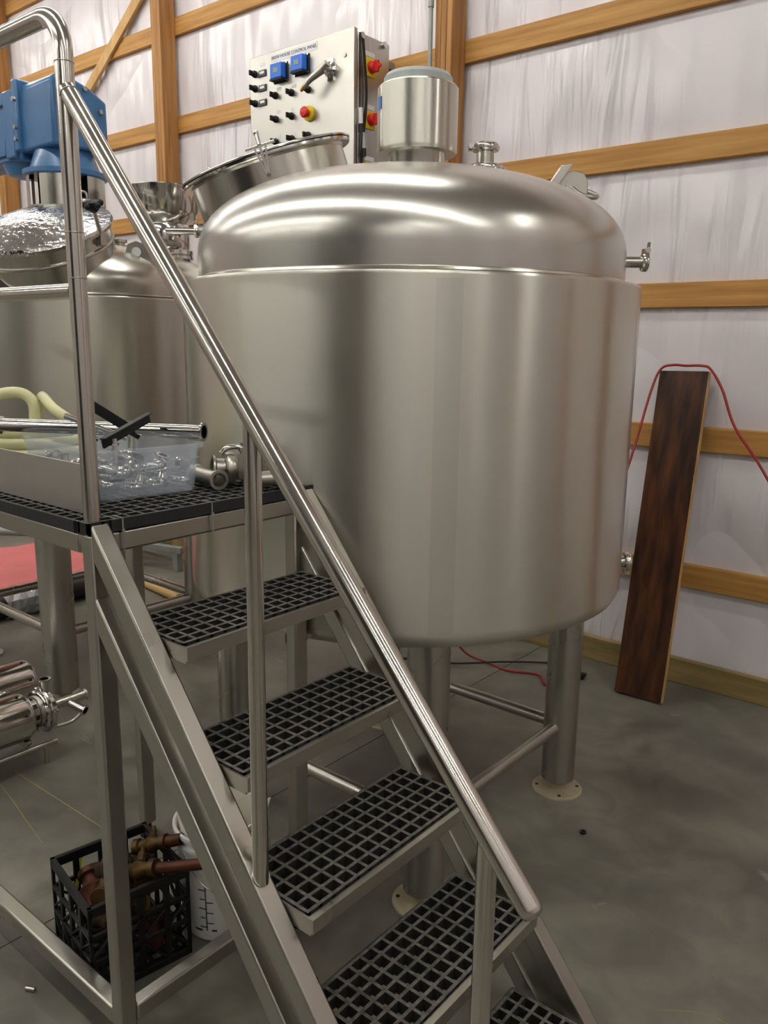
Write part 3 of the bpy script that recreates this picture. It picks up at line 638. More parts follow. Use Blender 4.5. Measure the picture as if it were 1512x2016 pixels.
# ------------------------------------------------------------------ control panel on the wall
def build_panel():
    x0, x1, yf, yb, z0, z1 = -4.275, -3.385, 3.775, 4.10, 2.36, 3.525
    t = thing('control_panel', ((x0+x1)/2, yb, z0), 'stainless steel control cabinet with blue displays and knobs on the wall', 'control panel')
    body = link('cabinet_body', MB().lohi((x0+.012, yf+.045, z0+.01), (x1-.008, yb, z1-.012)), 'panel_steel', t, bevel=.004)
    link('gasket', MB().lohi((x0+.02, yf+.030, z0+.02), (x1-.02, yf+.0455, z1-.02)), 'black_rubber', t)
    door = link('door', MB().lohi((x0, yf, z0), (x1, yf+.030, z1)), 'panel_steel', t, bevel=.004)
    m = MB(); m.lohi((x0+.05, yb, z1-.12), (x1-.05, yb+.10, z1-.08)); m.lohi((x0+.05, yb, z0+.08), (x1-.05, yb+.10, z0+.12)); link('mounting_strut', m, 'galvanized', t)
    W = x1-x0
    # picture positions on the door: u 0..1 left to right, v measured down from the top edge in metres
    def P(u, v): return V(x0+u*W, yf, z1-v)
    M0 = lambda p: Matrix.Translation(p) @ Matrix.Rotation(PI/2, 4, 'X')
    # name plate
    p = P(.45, .040); link('name_plate', MB().lohi((p.x-.20, yf-.0015, p.z-.021), (p.x+.20, yf, p.z+.021)), 'label_white', door)
    text_mesh('name_plate_text', 'BREW HOUSE CONTROL PANEL', .027, M0(p+V(0, -.0018, 0)), 'ink', door)
    for u, v, w in ((.39, .085, .05), (.32, .072, .055), (.53, .066, .06), (.135, .055, .04), (.30, .222, .04), (.445, .228, .045), (.29, .352, .035), (.43, .362, .03), (.29, .495, .03), (.445, .50, .03), (.60, .235, .03)):
        p = P(u, v); link('label_strip', MB().lohi((p.x-w/2, yf-.001, p.z-.010), (p.x+w/2, yf, p.z+.010)), 'label_white', door)
    # blue displays
    for u, v in ((.325, .135), (.53, .125)):
        p = P(u, v); b = MB(); b.lohi((p.x-.062, yf-.008, p.z-.056), (p.x+.062, yf, p.z+.056)); fr = link('display_frame', b, 'black_plastic', door, bevel=.003)
        b = MB(); b.lohi((p.x-.050, yf-.050, p.z-.040), (p.x+.050, yf-.0085, p.z+.046)); d = link('display', b, 'blue_screen', door, bevel=.005)
        link('readout', MB().lohi((p.x-.022, yf-.0515, p.z-.008), (p.x+.022, yf-.050, p.z+.020)), 'screen_grey', d)
        b = MB(); b.lohi((p.x-.052, yf-.052, p.z-.050), (p.x+.052, yf-.0085, p.z-.0405)); link('display_base', b, 'black_plastic', d)
        for sx in (-1, 1):
            for sz in (-1, 1): link('screw', MB().cyl((p.x+sx*.056, yf-.008, p.z+sz*.050), (p.x+sx*.056, yf-.013, p.z+sz*.050), .005, seg=10), 'polished_steel', fr)
    # small meters
    for v in (.108, .193, .278):
        p = P(.137, v); d = link('meter', MB().lohi((p.x-.032, yf-.008, p.z-.019), (p.x+.032, yf, p.z+.019)), 'meter_dark', door, bevel=.002)
        link('meter_window', MB().lohi((p.x-.020, yf-.0095, p.z-.004), (p.x+.020, yf-.008, p.z+.011)), 'label_white', d)
    # selector knobs
    for u, v in ((.055, .10), (.055, .185), (.055, .272), (.265, .255), (.425, .262), (.585, .268), (.265, .392), (.425, .395), (.265, .525), (.425, .525), (.585, .525)):
        p = P(u, v); k = MB(); k.lathe([(.021, 0), (.021, .010), (.016, .014), (.015, .026), (.012, .030)], 20, p, (0, -1, 0)); k.box(p+V(0, -.036, 0), (.010, .026, .030))
        link('knob', k, 'black_plastic', door, bevel=.002)
    # emergency stop
    p = P(.60, .405); e = MB(); e.lathe([(.044, 0), (.044, .014), (.040, .018)], 32, p, (0, -1, 0)); es = link('emergency_stop', e, 'yellow_plastic', door); es['label'] = 'yellow ring with red mushroom stop button'
    e = MB(); e.lathe([(.018, .016), (.018, .036), (.030, .040), (.032, .052), (.026, .060), (0, .064)], 32, p, (0, -1, 0)); link('stop_button', e, 'red_plastic', es)
    # lever handle
    p = P(.80, .195); h = MB(); h.lathe([(.045, 0), (.045, .012), (.028, .02), (.026, .06), (.02, .066)], 28, p, (0, -1, 0)); h.box(p+V(0, -.004, .0), (.045, .012, .12))
    hd = link('door_handle', h, 'polished_steel', door)
    q = p+V(0, -.05, 0); h = MB(); h.sweep([q+V(.02, -.005, .02), q+V(-.02, -.01, -.01), q+V(-.09, -.03, -.05), q+V(-.14, -.035, -.085)], [.022, .024, .018, .012], 14); link('lever', h, 'leg_steel', hd)
    h = MB(); h.sweep([q+V(-.138, -.035, -.083), q+V(-.165, -.038, -.105)], [.014, .009], 10); link('lever_tip', h, 'copper_tip', hd)
    p = P(.92, .135); link('lock_cylinder', MB().cyl(p, p+V(0, -.006, 0), .012, seg=20), 'leg_steel', door)
    # side disconnect switches
    for z in (z1-.18, z1-.465, z1-.75):
        c = V(x1-.008, yf+.145, z); s = link('switch_plate', MB().lohi((c.x, c.y-.045, z-.05), (c.x+.012, c.y+.045, z+.05)), 'yellow_plastic', body, bevel=.004)
        s['label'] = 'yellow switch plate with red handle'
        k = MB(); k.lathe([(.034, 0), (.034, .012), (.028, .028), (.026, .034)], 24, c+V(.012, 0, 0), (1, 0, 0)); k.box(c+V(.055, 0, 0), (.03, .02, .062)); k.box(c+V(.075, .0, -.0), (.028, .014, .02)); link('switch_handle', k, 'red_plastic', s, bevel=.003)
        link('switch_label', MB().lohi((c.x, c.y-.04, z+.06), (c.x+.0015, c.y+.045, z+.085)), 'label_white', body)
    # corner latch tabs and hanging cables
    for z in (z1-.03, z0+.10):
        for y in (yf+.065, yb-.06): link('mount_tab', MB().cyl((x1-.03, y, z), (x1+.012, y, z), .018, seg=16), 'polished_steel', body)
    for k, (dy, ph) in enumerate(((.045, 0), (.062, 1.2), (.075, 2.2))):
        yk = yf+dy
        pts = spline([(x1+.004, yk, z1-.02), (x1+.012+.006*math.sin(ph), yk+.02, z1-.35), (x1+.012, yk-.006, z1-.62), (x1+.012-.006*math.sin(ph), yk+.012*math.cos(ph), z1-.85), (x1+.008, yk+.015, z0-.02)], 8)
        c = link('sensor_cable', MB().sweep(pts, .0045, 8), 'black_cable', t)
        if k < 2:
            z = z1-(.42 if k == 0 else .55); c2 = V(x1+.013, yk+(.0 if k == 0 else .008), z)
            link('cable_plug', MB().cyl(c2, c2+V(0, .003, -.085), .013, seg=14), 'cap_pale' if k else 'label_white', c)
            link('cable_boot', MB().cyl(c2+V(0, .003, -.085), c2+V(0, .006, -.13), .015, seg=12), 'black_rubber', c)
build_panel()
# ------------------------------------------------------------------ things on the platform
def rrect_loop(w, l, rad, z, n=5):
    out = []
    for cx, cy, a0 in ((w-rad, l-rad, 0), (rad, l-rad, PI/2), (rad, rad, PI), (w-rad, rad, 3*PI/2)):
        for k in range(n+1):
            a = a0+PI/2*k/n; out.append((cx+rad*math.cos(a), cy+rad*math.sin(a), z))
    return out
def loft(m, loops, close_first=True, close_last=True):
    n = len(loops[0]); vs = [p for l in loops for p in l]; fs = []
    for k in range(len(loops)-1):
        for i in range(n): j = (i+1) % n; fs.append((k*n+i, k*n+j, (k+1)*n+j, (k+1)*n+i))
    if close_first: fs.append(tuple(range(n-1, -1, -1)))
    if close_last: fs.append(tuple((len(loops)-1)*n+i for i in range(n)))
    return m.add(vs, fs)
def shift(loop, dx, dy): return [(x+dx, y+dy, z) for x, y, z in loop]
def fix_normals(o):
    bm = bmesh.new(); bm.from_mesh(o.data); bmesh.ops.recalc_face_normals(bm, faces=bm.faces); bm.to_mesh(o.data); bm.free()
def ferrule_pipe(m, a, b, r, fl=1.34, ends=(1, 1), wall=.0018):
    a, b = Vector(a), Vector(b); d = (b-a).normalized(); L = (b-a).length
    m.pipe(a, b, r, wall, 30)
    for k, (q, dd) in enumerate(((a, d), (b, -d))):
        if ends[k]: m.lathe([(r-wall, 0), (r*fl, 0), (r*fl, .005), (r*1.02, .010), (r-wall, .010)], 30, q, dd, caps=False)
    return m
PZ = 1.3862
def build_platform_items():
    A = V(-1.745, 1.035, PZ+.0003); ang = math.atan2(.993, .12)-PI/2
    B = Matrix.Translation(A) @ Matrix.Rotation(ang, 4, 'Z')     # local x -> +X-ish, y -> +Y
    W_, L_, H_ = .50, .30, .128
    # tote: local x from -W_ to 0
    t = thing('plastic_tote', tuple(A), 'shallow clear plastic tote full of metal fittings on the platform', 'tote')
    def lp(ins, z, rad): return [(x-W_+ins, y+ins, z) for x, y, z in rrect_loop(W_-2*ins, L_-2*ins, rad, z)]
    m = MB(); m.T = B
    loft(m, [lp(.022, 0, .03), lp(.016, .006, .03), lp(.004, H_-.012, .035), lp(-.006, H_-.010, .04), lp(-.006, H_, .04), lp(.0065, H_, .035), lp(.019, .009, .028), lp(.024, .005, .026)])
    o = link('tote_body', m, 'tote_plastic', t, sharp=50); fix_normals(o)
    m = MB(); m.T = B
    for a, b in (((.0005, .03, .075), (.004, .15, .078)), ((.0005, .15, .075), (.004, .153, .12)), ((.0005, .19, .092), (.004, .28, .094))): m.lohi((a[0]-.006, a[1], a[2]), (b[0]-.006, b[1], b[2]))
    o = link('tote_ribs', m, 'tote_plastic', t)
    # fittings in the tote
    rnd = random.Random(3)
    kinds = ['elbow', 'ferrule', 'clamp', 'reducer', 'gasket']
    lab = {'elbow': ('pipe_elbow', 'small shiny steel elbow lying inside the clear tote', 'pipe fitting', 'steel elbows in the tote'),
           'ferrule': ('pipe_ferrule', 'short flanged steel ferrule lying inside the clear tote', 'pipe fitting', 'steel ferrules in the tote'),
           'clamp': ('pipe_clamp', 'round steel pipe clamp lying inside the clear tote', 'clamp', 'pipe clamps in the tote'),
           'reducer': ('pipe_reducer', 'conical steel reducer lying inside the clear tote', 'pipe fitting', 'steel reducers in the tote'),
           'gasket': ('rubber_gasket', 'black rubber gasket ring lying inside the clear tote', 'gasket', 'gaskets in the tote')}
    spots = []
    for iz in range(2):
        for iy in range(4):
            for ix in range(5):
                if iz == 1 and rnd.random() < .25: continue
                spots.append((-.055-.09*ix+rnd.uniform(-.008, .008), .052+.065*iy+rnd.uniform(-.006, .006), .030+.044*iz))
    for i, (x, y, z) in enumerate(spots):
        k = kinds[(i*7+rnd.randrange(3)) % 5] if z < .06 else kinds[i % 4]
        M = B @ Matrix.Translation((x, y, z)) @ Matrix.Rotation(rnd.uniform(0, 6.28), 4, 'Z') @ Matrix.Rotation(rnd.uniform(-.5, .5), 4, 'X')
        m = MB(); m.T = M; mat = 'polished_steel'
        if k == 'elbow': m.sweep([(.026-.026*math.cos(a)-.012, .026*math.sin(a)-.012, 0) for a in [PI/2*q/6 for q in range(7)]], .0125, 14); m.cyl((-.0125, -.014, 0), (-.0125, -.010, 0), .017, seg=18)
        elif k == 'ferrule': ferrule_pipe(m, (0, 0, -.012), (0, 0, .014), .0135, 1.35)
        elif k == 'clamp': m.torus((0, 0, 0), (0, 0, 1), .020, .0045, 22, 8); m.cyl((.022, -.008, 0), (.022, .012, 0), .003, seg=8); m.box((.024, .012, 0), (.010, .006, .008))
        elif k == 'reducer': m.lathe([(.019, -.014), (.019, -.010), (.014, -.009), (.009, .009), (.013, .010), (.013, .014)], 20)
        else: m.torus((0, 0, 0), (0, 0, 1), .017, .004, 20, 8); mat = 'black_rubber'
        single(lab[k][0], m, mat, *lab[k][1:])
    # long pipe laid across the tote
    m = MB(); ferrule_pipe(m, (-1.755, 1.365, PZ+.151), (-2.30, 1.075, PZ+.150), .019, 1.36, (1, 1))
    single('steel_pipe', m, 'polished_steel', 'long polished steel pipe with flanged end laid across the clear tote', 'pipe')
    m = MB(); m.beam((-1.80, 1.09, PZ+.137), (-1.852, 1.262, PZ+.188), .006, .022); m.beam((-1.80, 1.09, PZ+.150), (-1.852, 1.262, PZ+.2), .018, .004); single('black_bar', m, 'black_plastic', 'short black toothed bar leaning across the steel pipe over the tote', 'bar', bevel=.001)
    m = MB(); m.beam((-1.955, 1.13, PZ+.238), (-1.915, 1.275, PZ+.135), .008, .026); single('black_angle_bar', m, 'black_plastic', 'long black bar sloping down behind the tote pipe', 'bar', bevel=.002)
    m = MB(); m.cyl((-1.99, 1.10, PZ+.195), (-1.93, 1.24, PZ+.130), .008, seg=16); single('steel_rod', m, 'polished_steel', 'thin bright steel rod sloping beside the black bar in the tote', 'rod')
    m = MB(); m.lathe([(.020, PZ+.128), (.020, PZ+.152), (.026, PZ+.154), (.026, PZ+.162), (.017, PZ+.163)], 28, (-2.06, 1.340, 0)); m.lathe([(.012, PZ+.006), (.012, PZ+.13)], 18, (-2.06, 1.340, 0)); single('upright_ferrule', m, 'polished_steel', 'upright flanged steel stub standing at the far rim of the tote', 'pipe fitting')
    m = MB(); m.lathe([(.016, PZ+.10), (.016, PZ+.140), (.024, PZ+.142), (.024, PZ+.149), (0, PZ+.150)], 28, (-1.85, 1.085, 0)); single('flanged_cap', m, 'polished_steel', 'round flanged steel cap on top of the tote fittings', 'pipe fitting')
    m = MB(); m.cyl((-1.782, 1.112, PZ+.09), (-1.782, 1.112, PZ+.152), .006, seg=12); m.cyl((-1.782, 1.112, PZ+.135), (-1.782, 1.112, PZ+.14), .011, seg=6); single('clamp_bolt', m, 'polished_steel', 'upright steel bolt at the near corner of the tote', 'bolt')
    # yellow tubing behind the tote
    pts = []
    for k in range(3):
        for a in range(16):
            th = a/16*2*PI; pts.append((-2.50+(.20-.012*k)*math.cos(th), 1.28+(.15-.01*k)*math.sin(th), PZ+.018+.033*k+.033*a/16))
    pts += [(-2.24, 1.28, PZ+.13), (-2.30, 1.24, PZ+.185), (-2.42, 1.27, PZ+.215), (-2.52, 1.32, PZ+.18), (-2.62, 1.35, PZ+.13)]
    single('tubing_coil', MB().sweep(spline(pts, 3), .0155, 14), 'hose_yellow', 'coil of translucent pale yellow tubing behind the clear tote', 'hose')
    m = MB(); m.sweep(spline([(-2.40, 1.24, PZ+.02), (-2.41, 1.235, PZ+.12), (-2.415, 1.235, PZ+.2), (-2.46, 1.2, PZ+.228), (-2.56, 1.12, PZ+.20), (-2.68, 1.02, PZ+.15)], 6), .017, 14); single('tubing_loop', m, 'hose_yellow', 'kinked loop of pale yellow tubing standing up above the coil', 'hose')
    # butterfly valve with actuator bracket
    q = V(-1.742, 1.455, PZ)
    t = thing('butterfly_valve', tuple(q), 'steel butterfly valve with square bracket lying beside the tote', 'valve')
    m = MB(); ferrule_pipe(m, q+V(-.03, -.055, .050), q+V(.02, .035, .040), .026, 1.3); link('valve_body', m, 'leg_steel', t)
    link('valve_ring', MB().lathe([(.026, -.012), (.044, -.012), (.046, -.006), (.046, .006), (.044, .012), (.026, .012)], 30, q+V(-.003, -.018, .0465), V(.05, .11, -.005), caps=False), 'leg_steel', t)
    m = MB(); f = q+V(.045, .0, .02)
    for a, b in (((0, -.01, 0), (0, .075, 0)), ((0, .075, 0), (0, .075, .07)), ((0, .075, .07), (0, -.01, .07)), ((0, -.01, .07), (0, -.01, 0))): m.beam(f+V(*a), f+V(*b), .030, .006, up=(1, 0, 0) if a[2] == b[2] else (1, 0, 0))
    m.T = Matrix.Identity(4); br = link('actuator_bracket', m, 'leg_steel', t)
    m = MB()
    for zz in (.012, .026, .040, .054): m.cyl(f+V(-.006, .033, zz), f+V(-.006, .033, zz+.010), .018, seg=18)
    link('spring_stack', m, 'frame_steel', br)
    m = MB(); m.sweep(spline([q+V(0, -.045, .09), q+V(.01, -.03, .105), q+V(.02, .0, .105), q+V(.028, .012, .085)], 5), .008, 10); m.cyl(q+V(.0, .03, .06), q+V(.0, .04, .125), .005, seg=10); m.beam(q+V(0, .025, .108), q+V(.0, .052, .112), .006, .012); link('valve_handle', m, 'polished_steel', t)
    m = MB(); ferrule_pipe(m, (-1.694, 1.362, PZ+.0285), (-1.83, 1.388, PZ+.0285), .020, 1.36, (1, 1)); single('short_pipe', m, 'leg_steel', 'short steel pipe with dark open end lying against the tote corner', 'pipe')
    m = MB(); ferrule_pipe(m, (-1.605, 1.497, PZ+.029), (-1.645, 1.415, PZ+.029), .0205, 1.36, (1, 1)); single('pipe_spool', m, 'leg_steel', 'flanged steel pipe spool on the platform grating beside the handrail', 'pipe')
build_platform_items()

# ------------------------------------------------------------------ floor things by the stairs
def build_crate():
    c = V(-1.925, 1.140, .001); rz = math.radians(-10); S = .148; H = .285
    t = thing('milk_crate', tuple(c), 'black plastic milk crate full of old brass valves under the platform', 'crate')
    t.rotation_euler = (0, 0, rz); t['base'] = (0, 0, 0)
    def side(M):
        m = MB(); m.T = M
        # local: x along side -S..S, y = outward thickness, z up
        def b(x0, x1, z0, z1, th=.010): m.lohi((x0, -th, z0), (x1, 0, z1))
        b(-S, S, H-.030, H, .014); b(-S, S, 0, .022); b(-S, S, .105, .121); b(-S, S, .185, .2)
        for x in (-S, -.076, 0, .076, S):
            b(max(x-.009, -S), min(x+.009, S), .02, H-.02)
        for k in range(4):
            x = -.111+.074*k
            m.beam((x-.035, -.004, .025), (x+.035, -.004, .105), .006, .010, up=(0, 1, 0)); m.beam((x+.035, -.004, .125), (x-.035, -.004, .185), .006, .010, up=(0, 1, 0))
        return m
    for k in range(4):
        M = Matrix.Rotation(k*PI/2, 4, 'Z') @ Matrix.Translation((0, S, 0)); link('side_panel', side(M), 'black_plastic', t, bevel=.002)
    m = MB()
    for k in range(7): m.lohi((-S+.01, -S+.02+.040*k, .002), (S-.01, -S+.032+.040*k, .010)); m.lohi((-S+.02+.040*k, -S+.01, .002), (-S+.032+.040*k, S-.01, .009))
    link('bottom_grid', m, 'black_plastic', t)
    W = lambda p: Matrix.Rotation(rz, 3, 'Z') @ Vector(p)+c
    # brass valves
    def valve(name, label, p, d, r, L, mat, wheel=None, stub=None, cat='valve'):
        p = W(p); d = (Matrix.Rotation(rz, 3, 'Z') @ Vector(d)).normalized(); o = p
        t2 = thing(name, tuple(p), label, cat)
        m = MB(); m.lathe([(r*.7, -L/2), (r*1.15, -L/2), (r*1.15, -L/2+.018), (r*.85, -L/2+.022), (r*.9, -L/6), (r*1.25, 0), (r*.9, L/6), (r*.85, L/2-.022), (r*1.15, L/2-.018), (r*1.15, L/2), (r*.7, L/2)], 20, p, d)
        link('valve_body', m, mat, t2, sharp=30)
        u = d.orthogonal().normalized()
        if u.z < 0: u = -u
        m = MB(); m.cyl(p, p+u*(r*2.0), r*.55, seg=6); m.cyl(p+u*(r*2.0), p+u*(r*2.6), r*.3, seg=12); link('bonnet', m, mat, t2)
        if wheel: m = MB(); m.torus(p+u*(r*2.6), u, r*1.35, r*.2, 22, 8); w1 = u.orthogonal().normalized(); w2 = u.cross(w1); m.beam(p+u*(r*2.6)-w1*r*1.3, p+u*(r*2.6)+w1*r*1.3, r*.25, r*.2, up=u); m.beam(p+u*(r*2.6)-w2*r*1.3, p+u*(r*2.6)+w2*r*1.3, r*.25, r*.2, up=u); link('handwheel', m, wheel, t2)
        if stub:
            m = MB(); m.pipe(p+d*(L/2-.01), p+d*(L/2+stub[0]), stub[1], .002, 20); link('pipe_stub', m, stub[2], t2)
        return t2
    valve('brass_valve', 'brass ball valve with copper pipe stub leaning out over the crate rim', (.07, .03, .285), (.72, .52, .25), .024, .12, 'brass', None, (.16, .016, 'copper'))
    valve('brass_valve', 'dull brass valve with bright pipe end leaning on the crate edge', (.0, .10, .30), (.70, .55, .30), .021, .11, 'brass', None, (.05, .018, 'copper'))
    valve('bronze_valve', 'dark bronze gate valve with ribbed handwheel lying in the crate', (-.045, .015, .235), (.3, .8, .1), .030, .13, 'bronze_dark', 'bronze_dark')
    valve('copper_coupling', 'reddish copper coupling with hexagonal brass end in the crate', (-.03, -.066, .205), (.75, -.2, -.30), .034, .13, 'copper')
    valve('brass_valve', 'grimy brass valve with a square bonnet at the crate corner', (.035, -.078, .165), (.8, .25, .1), .026, .12, 'bronze_dark')
    valve('brass_valve', 'old brass gate valve half buried in the middle of the crate', (.05, -.01, .165), (.2, .9, -.2), .028, .13, 'brass', 'bronze_dark')
    valve('brass_valve', 'brown brass valve lying low at the back of the crate', (-.066, .066, .16), (.9, .2, .2), .026, .12, 'brass')
    valve('brass_valve', 'small copper-brown valve at the bottom of the crate', (.06, .07, .07), (.8, -.4, 0), .026, .12, 'copper')
    valve('bronze_valve', 'dark bronze valve at the bottom of the crate beside the grid', (-.05, -.04, .07), (.3, .9, 0), .030, .13, 'bronze_dark')
    valve('brass_valve', 'tarnished brass elbow valve resting on top of the crate contents', (.04, -.055, .245), (.6, -.5, .15), .024, .11, 'brass', 'bronze_dark')
    m = MB(); p = W((-.135, -.085, .15)); q = W((-.150, -.055, .262)); m.beam(q, p, .011, .003, up=(1, 0, 0)); single('yellow_tag', m, 'hang_tag', 'bright yellow plastic tag strip standing inside the crate', 'tag')
    m = MB(); m.cyl(W((-.09, -.02, .17)), W((-.02, .03, .30)), .0028, seg=8); single('wire_rod', m, 'polished_steel', 'thin bright wire rod sticking up from the crate', 'rod')
build_crate()
def build_bucket():
    c = V(-1.808, 1.423, 0)
    t = thing('white_bucket', tuple(c), 'white plastic bucket with measuring scale under the stairs', 'bucket')
    link('bucket_body', MB().lathe([(0, .004), (.105, .002), (.118, .006), (.122, .02), (.135, .30), (.141, .302), (.141, .312), (.135, .314), (.136, .335), (.145, .337), (.145, .348), (.137, .350), (.133, .345), (.119, .02), (0, .016)], 56, c, caps=False), 'white_plastic', t)
    d = (V(0, 0, 0)-c); a0 = math.atan2(d.y, d.x)
    m = MB()
    def r_at(z): return .122+(.135-.122)*(z-.02)/.28+.0006
    def tick(a, z, w, h):
        n = 4
        for k in range(n):
            aa = a+w*(k+.5)/n; R = r_at(z); p = c+V(R*math.cos(aa), R*math.sin(aa), z); m.box(p, (.0012, w/n*R*1.05, h), rotz(aa))
    base = a0-.50
    for k in range(5): tick(base-(.10 if k % 2 == 0 else .07), .055+.032*k, .20 if k % 2 == 0 else .12, .0028)
    for k in range(7):
        z = .055+.0215*k; R = r_at(z); p = c+V(R*math.cos(base+.08), R*math.sin(base+.08), z); m.box(p, (.0012, .003, .0225), rotz(base+.08))
    for k in range(3): tick(base+.09, .07+.036*k, .16, .0028)
    tick(base-.25, .042, .2, .006); tick(base+.20, .045, .12, .006)
    link('scale_marks', m, 'ink', t)
    h = MB(); h.sweep(spline([c+V(.0, -.147, .31), c+V(.10, -.15, .24), c+V(.16, -.08, .20), c+V(.15, .06, .22), c+V(.04, .147, .31)], 6), .0028, 8); link('wire_handle', h, 'leg_steel', t)
    # torn paper bag standing inside
    m = MB(); n = 14; vs = []; fs = []
    rnd = random.Random(5)
    for i in range(n):
        a = 2*PI*i/n; top = .38+.06*rnd.random()+(.13 if math.cos(a-math.atan2(-.617, -.787)) > .6 else -.03)
        for R, z in ((.095, .03), (.118, .20), (.128, .36), (.134+.02*rnd.random(), top)): vs.append(c+V(R*math.cos(a), R*math.sin(a), z))
    for i in range(n):
        for k in range(3): fs.append((i*4+k, ((i+1) % n)*4+k, ((i+1) % n)*4+k+1, i*4+k+1))
    m.add(vs, fs); o = single('paper_bag', m, 'paper_white', 'torn white paper bag standing up out of the white bucket', 'bag'); s = o.modifiers.new('solid', 'SOLIDIFY'); s.thickness = .0015
build_bucket()
# ------------------------------------------------------------------ plank, cables, floor bits
def build_right_side():
    b0, b1 = V(-1.468, 3.835, .0), V(-1.491, 4.166, 1.655); d = (b1-b0).normalized()
    L = (b1-b0).length; nrm = V(0, -d.z, d.y); xs = d.cross(nrm).normalized()
    R = Matrix((xs, nrm, d)).transposed()
    t = thing('wooden_plank', (-1.468, 3.835, 0), 'long dark brown stained plank leaning against the white wall', 'plank')
    link('board', MB().box((b0+b1)/2+nrm*-.017+V(0, 0, .006), (.246, .034, L-.012), R), 'plank_brown', t, bevel=.002)
    s = 1 if xs.x > 0 else -1
    link('raw_edge', MB().box((b0+b1)/2+nrm*-.017+V(0, 0, .006)+xs*s*.1245, (.002, .033, L-.014), R), 'wood_pale', t)['label'] = 'pale sawn edge'
    for u, v, w in ((-.03, .95, .05), (.045, .925, .035), (.085, .895, .02), (-.02, .33, .06)):
        q = b0+(b1-b0)*(v/1.655)+xs*s*u; k = MB().box(q+nrm*.0002, (w, .0008, .004), R); link('scuff', k, 'pad_white', t)
    # red power cable draped over the plank top
    top = 1.672
    pts = spline([(-1.85, 3.62, .012), (-1.74, 3.70, .35), (-1.675, 3.86, .95), (-1.645, 3.99, 1.28), (-1.628, 4.10, 1.55), (-1.60, 4.14, top-.01), (-1.54, 4.15, top+.012), (-1.48, 4.152, top+.010), (-1.40, 4.15, top+.012), (-1.352, 4.14, top-.005), (-1.28, 4.12, 1.57), (-1.20, 4.10, 1.40), (-1.04, 4.07, 1.20), (-.8, 4.0, .85), (-.5, 3.95, .35), (-.35, 3.93, .012), (.2, 3.9, .012)], 8)
    single('extension_cord', MB().sweep(pts, .0065, 10), 'red_cable', 'dark red extension cord draped over the top of the leaning plank', 'cord')
    pts = spline([(-2.62, 3.35, .9), (-2.55, 3.5, .45), (-2.42, 3.62, .10), (-2.30, 3.72, .009), (-2.15, 3.70, .009), (-2.0, 3.76, .009), (-1.9, 3.66, .009)], 8)
    single('extension_cord', MB().sweep(pts, .006, 10), 'red_cable', 'red cord lying on the concrete behind the big tank legs', 'cord')
    pts = spline([(-2.75, 3.40, .008), (-2.55, 3.58, .008), (-2.42, 3.56, .021), (-2.2, 3.78, .022), (-2.0, 3.98, .008)], 8)
    single('power_cable', MB().sweep(pts, .006, 10), 'black_cable', 'thin black cord lying on the concrete behind the big tank', 'cord')
    m = MB(); m.lathe([(.014, 0), (.016, .004), (.016, .03), (.010, .034)], 18, (-1.80, 3.88, 0)); m.box((-1.80, 3.90, .02), (.03, .02, .02)); single('floor_plug', m, 'black_rubber', 'small black rubber plug on the floor near the plank', 'plug')
    m = MB(); m.lathe([(.006, 0), (.013, 0), (.013, .008), (.006, .008), (.006, 0)], 6, (-1.147, 2.577, .0005), caps=False); single('hex_nut', m, 'black_rubber', 'small dark hex nut on bare concrete beside the tank foot', 'nut')
    m = MB(); m.cyl((-1.99, .872, .006), (-1.965, .885, .006), .006, seg=10); single('screw_stub', m, 'leg_steel', 'tiny steel screw stub on the floor near the crate', 'screw')
build_right_side()
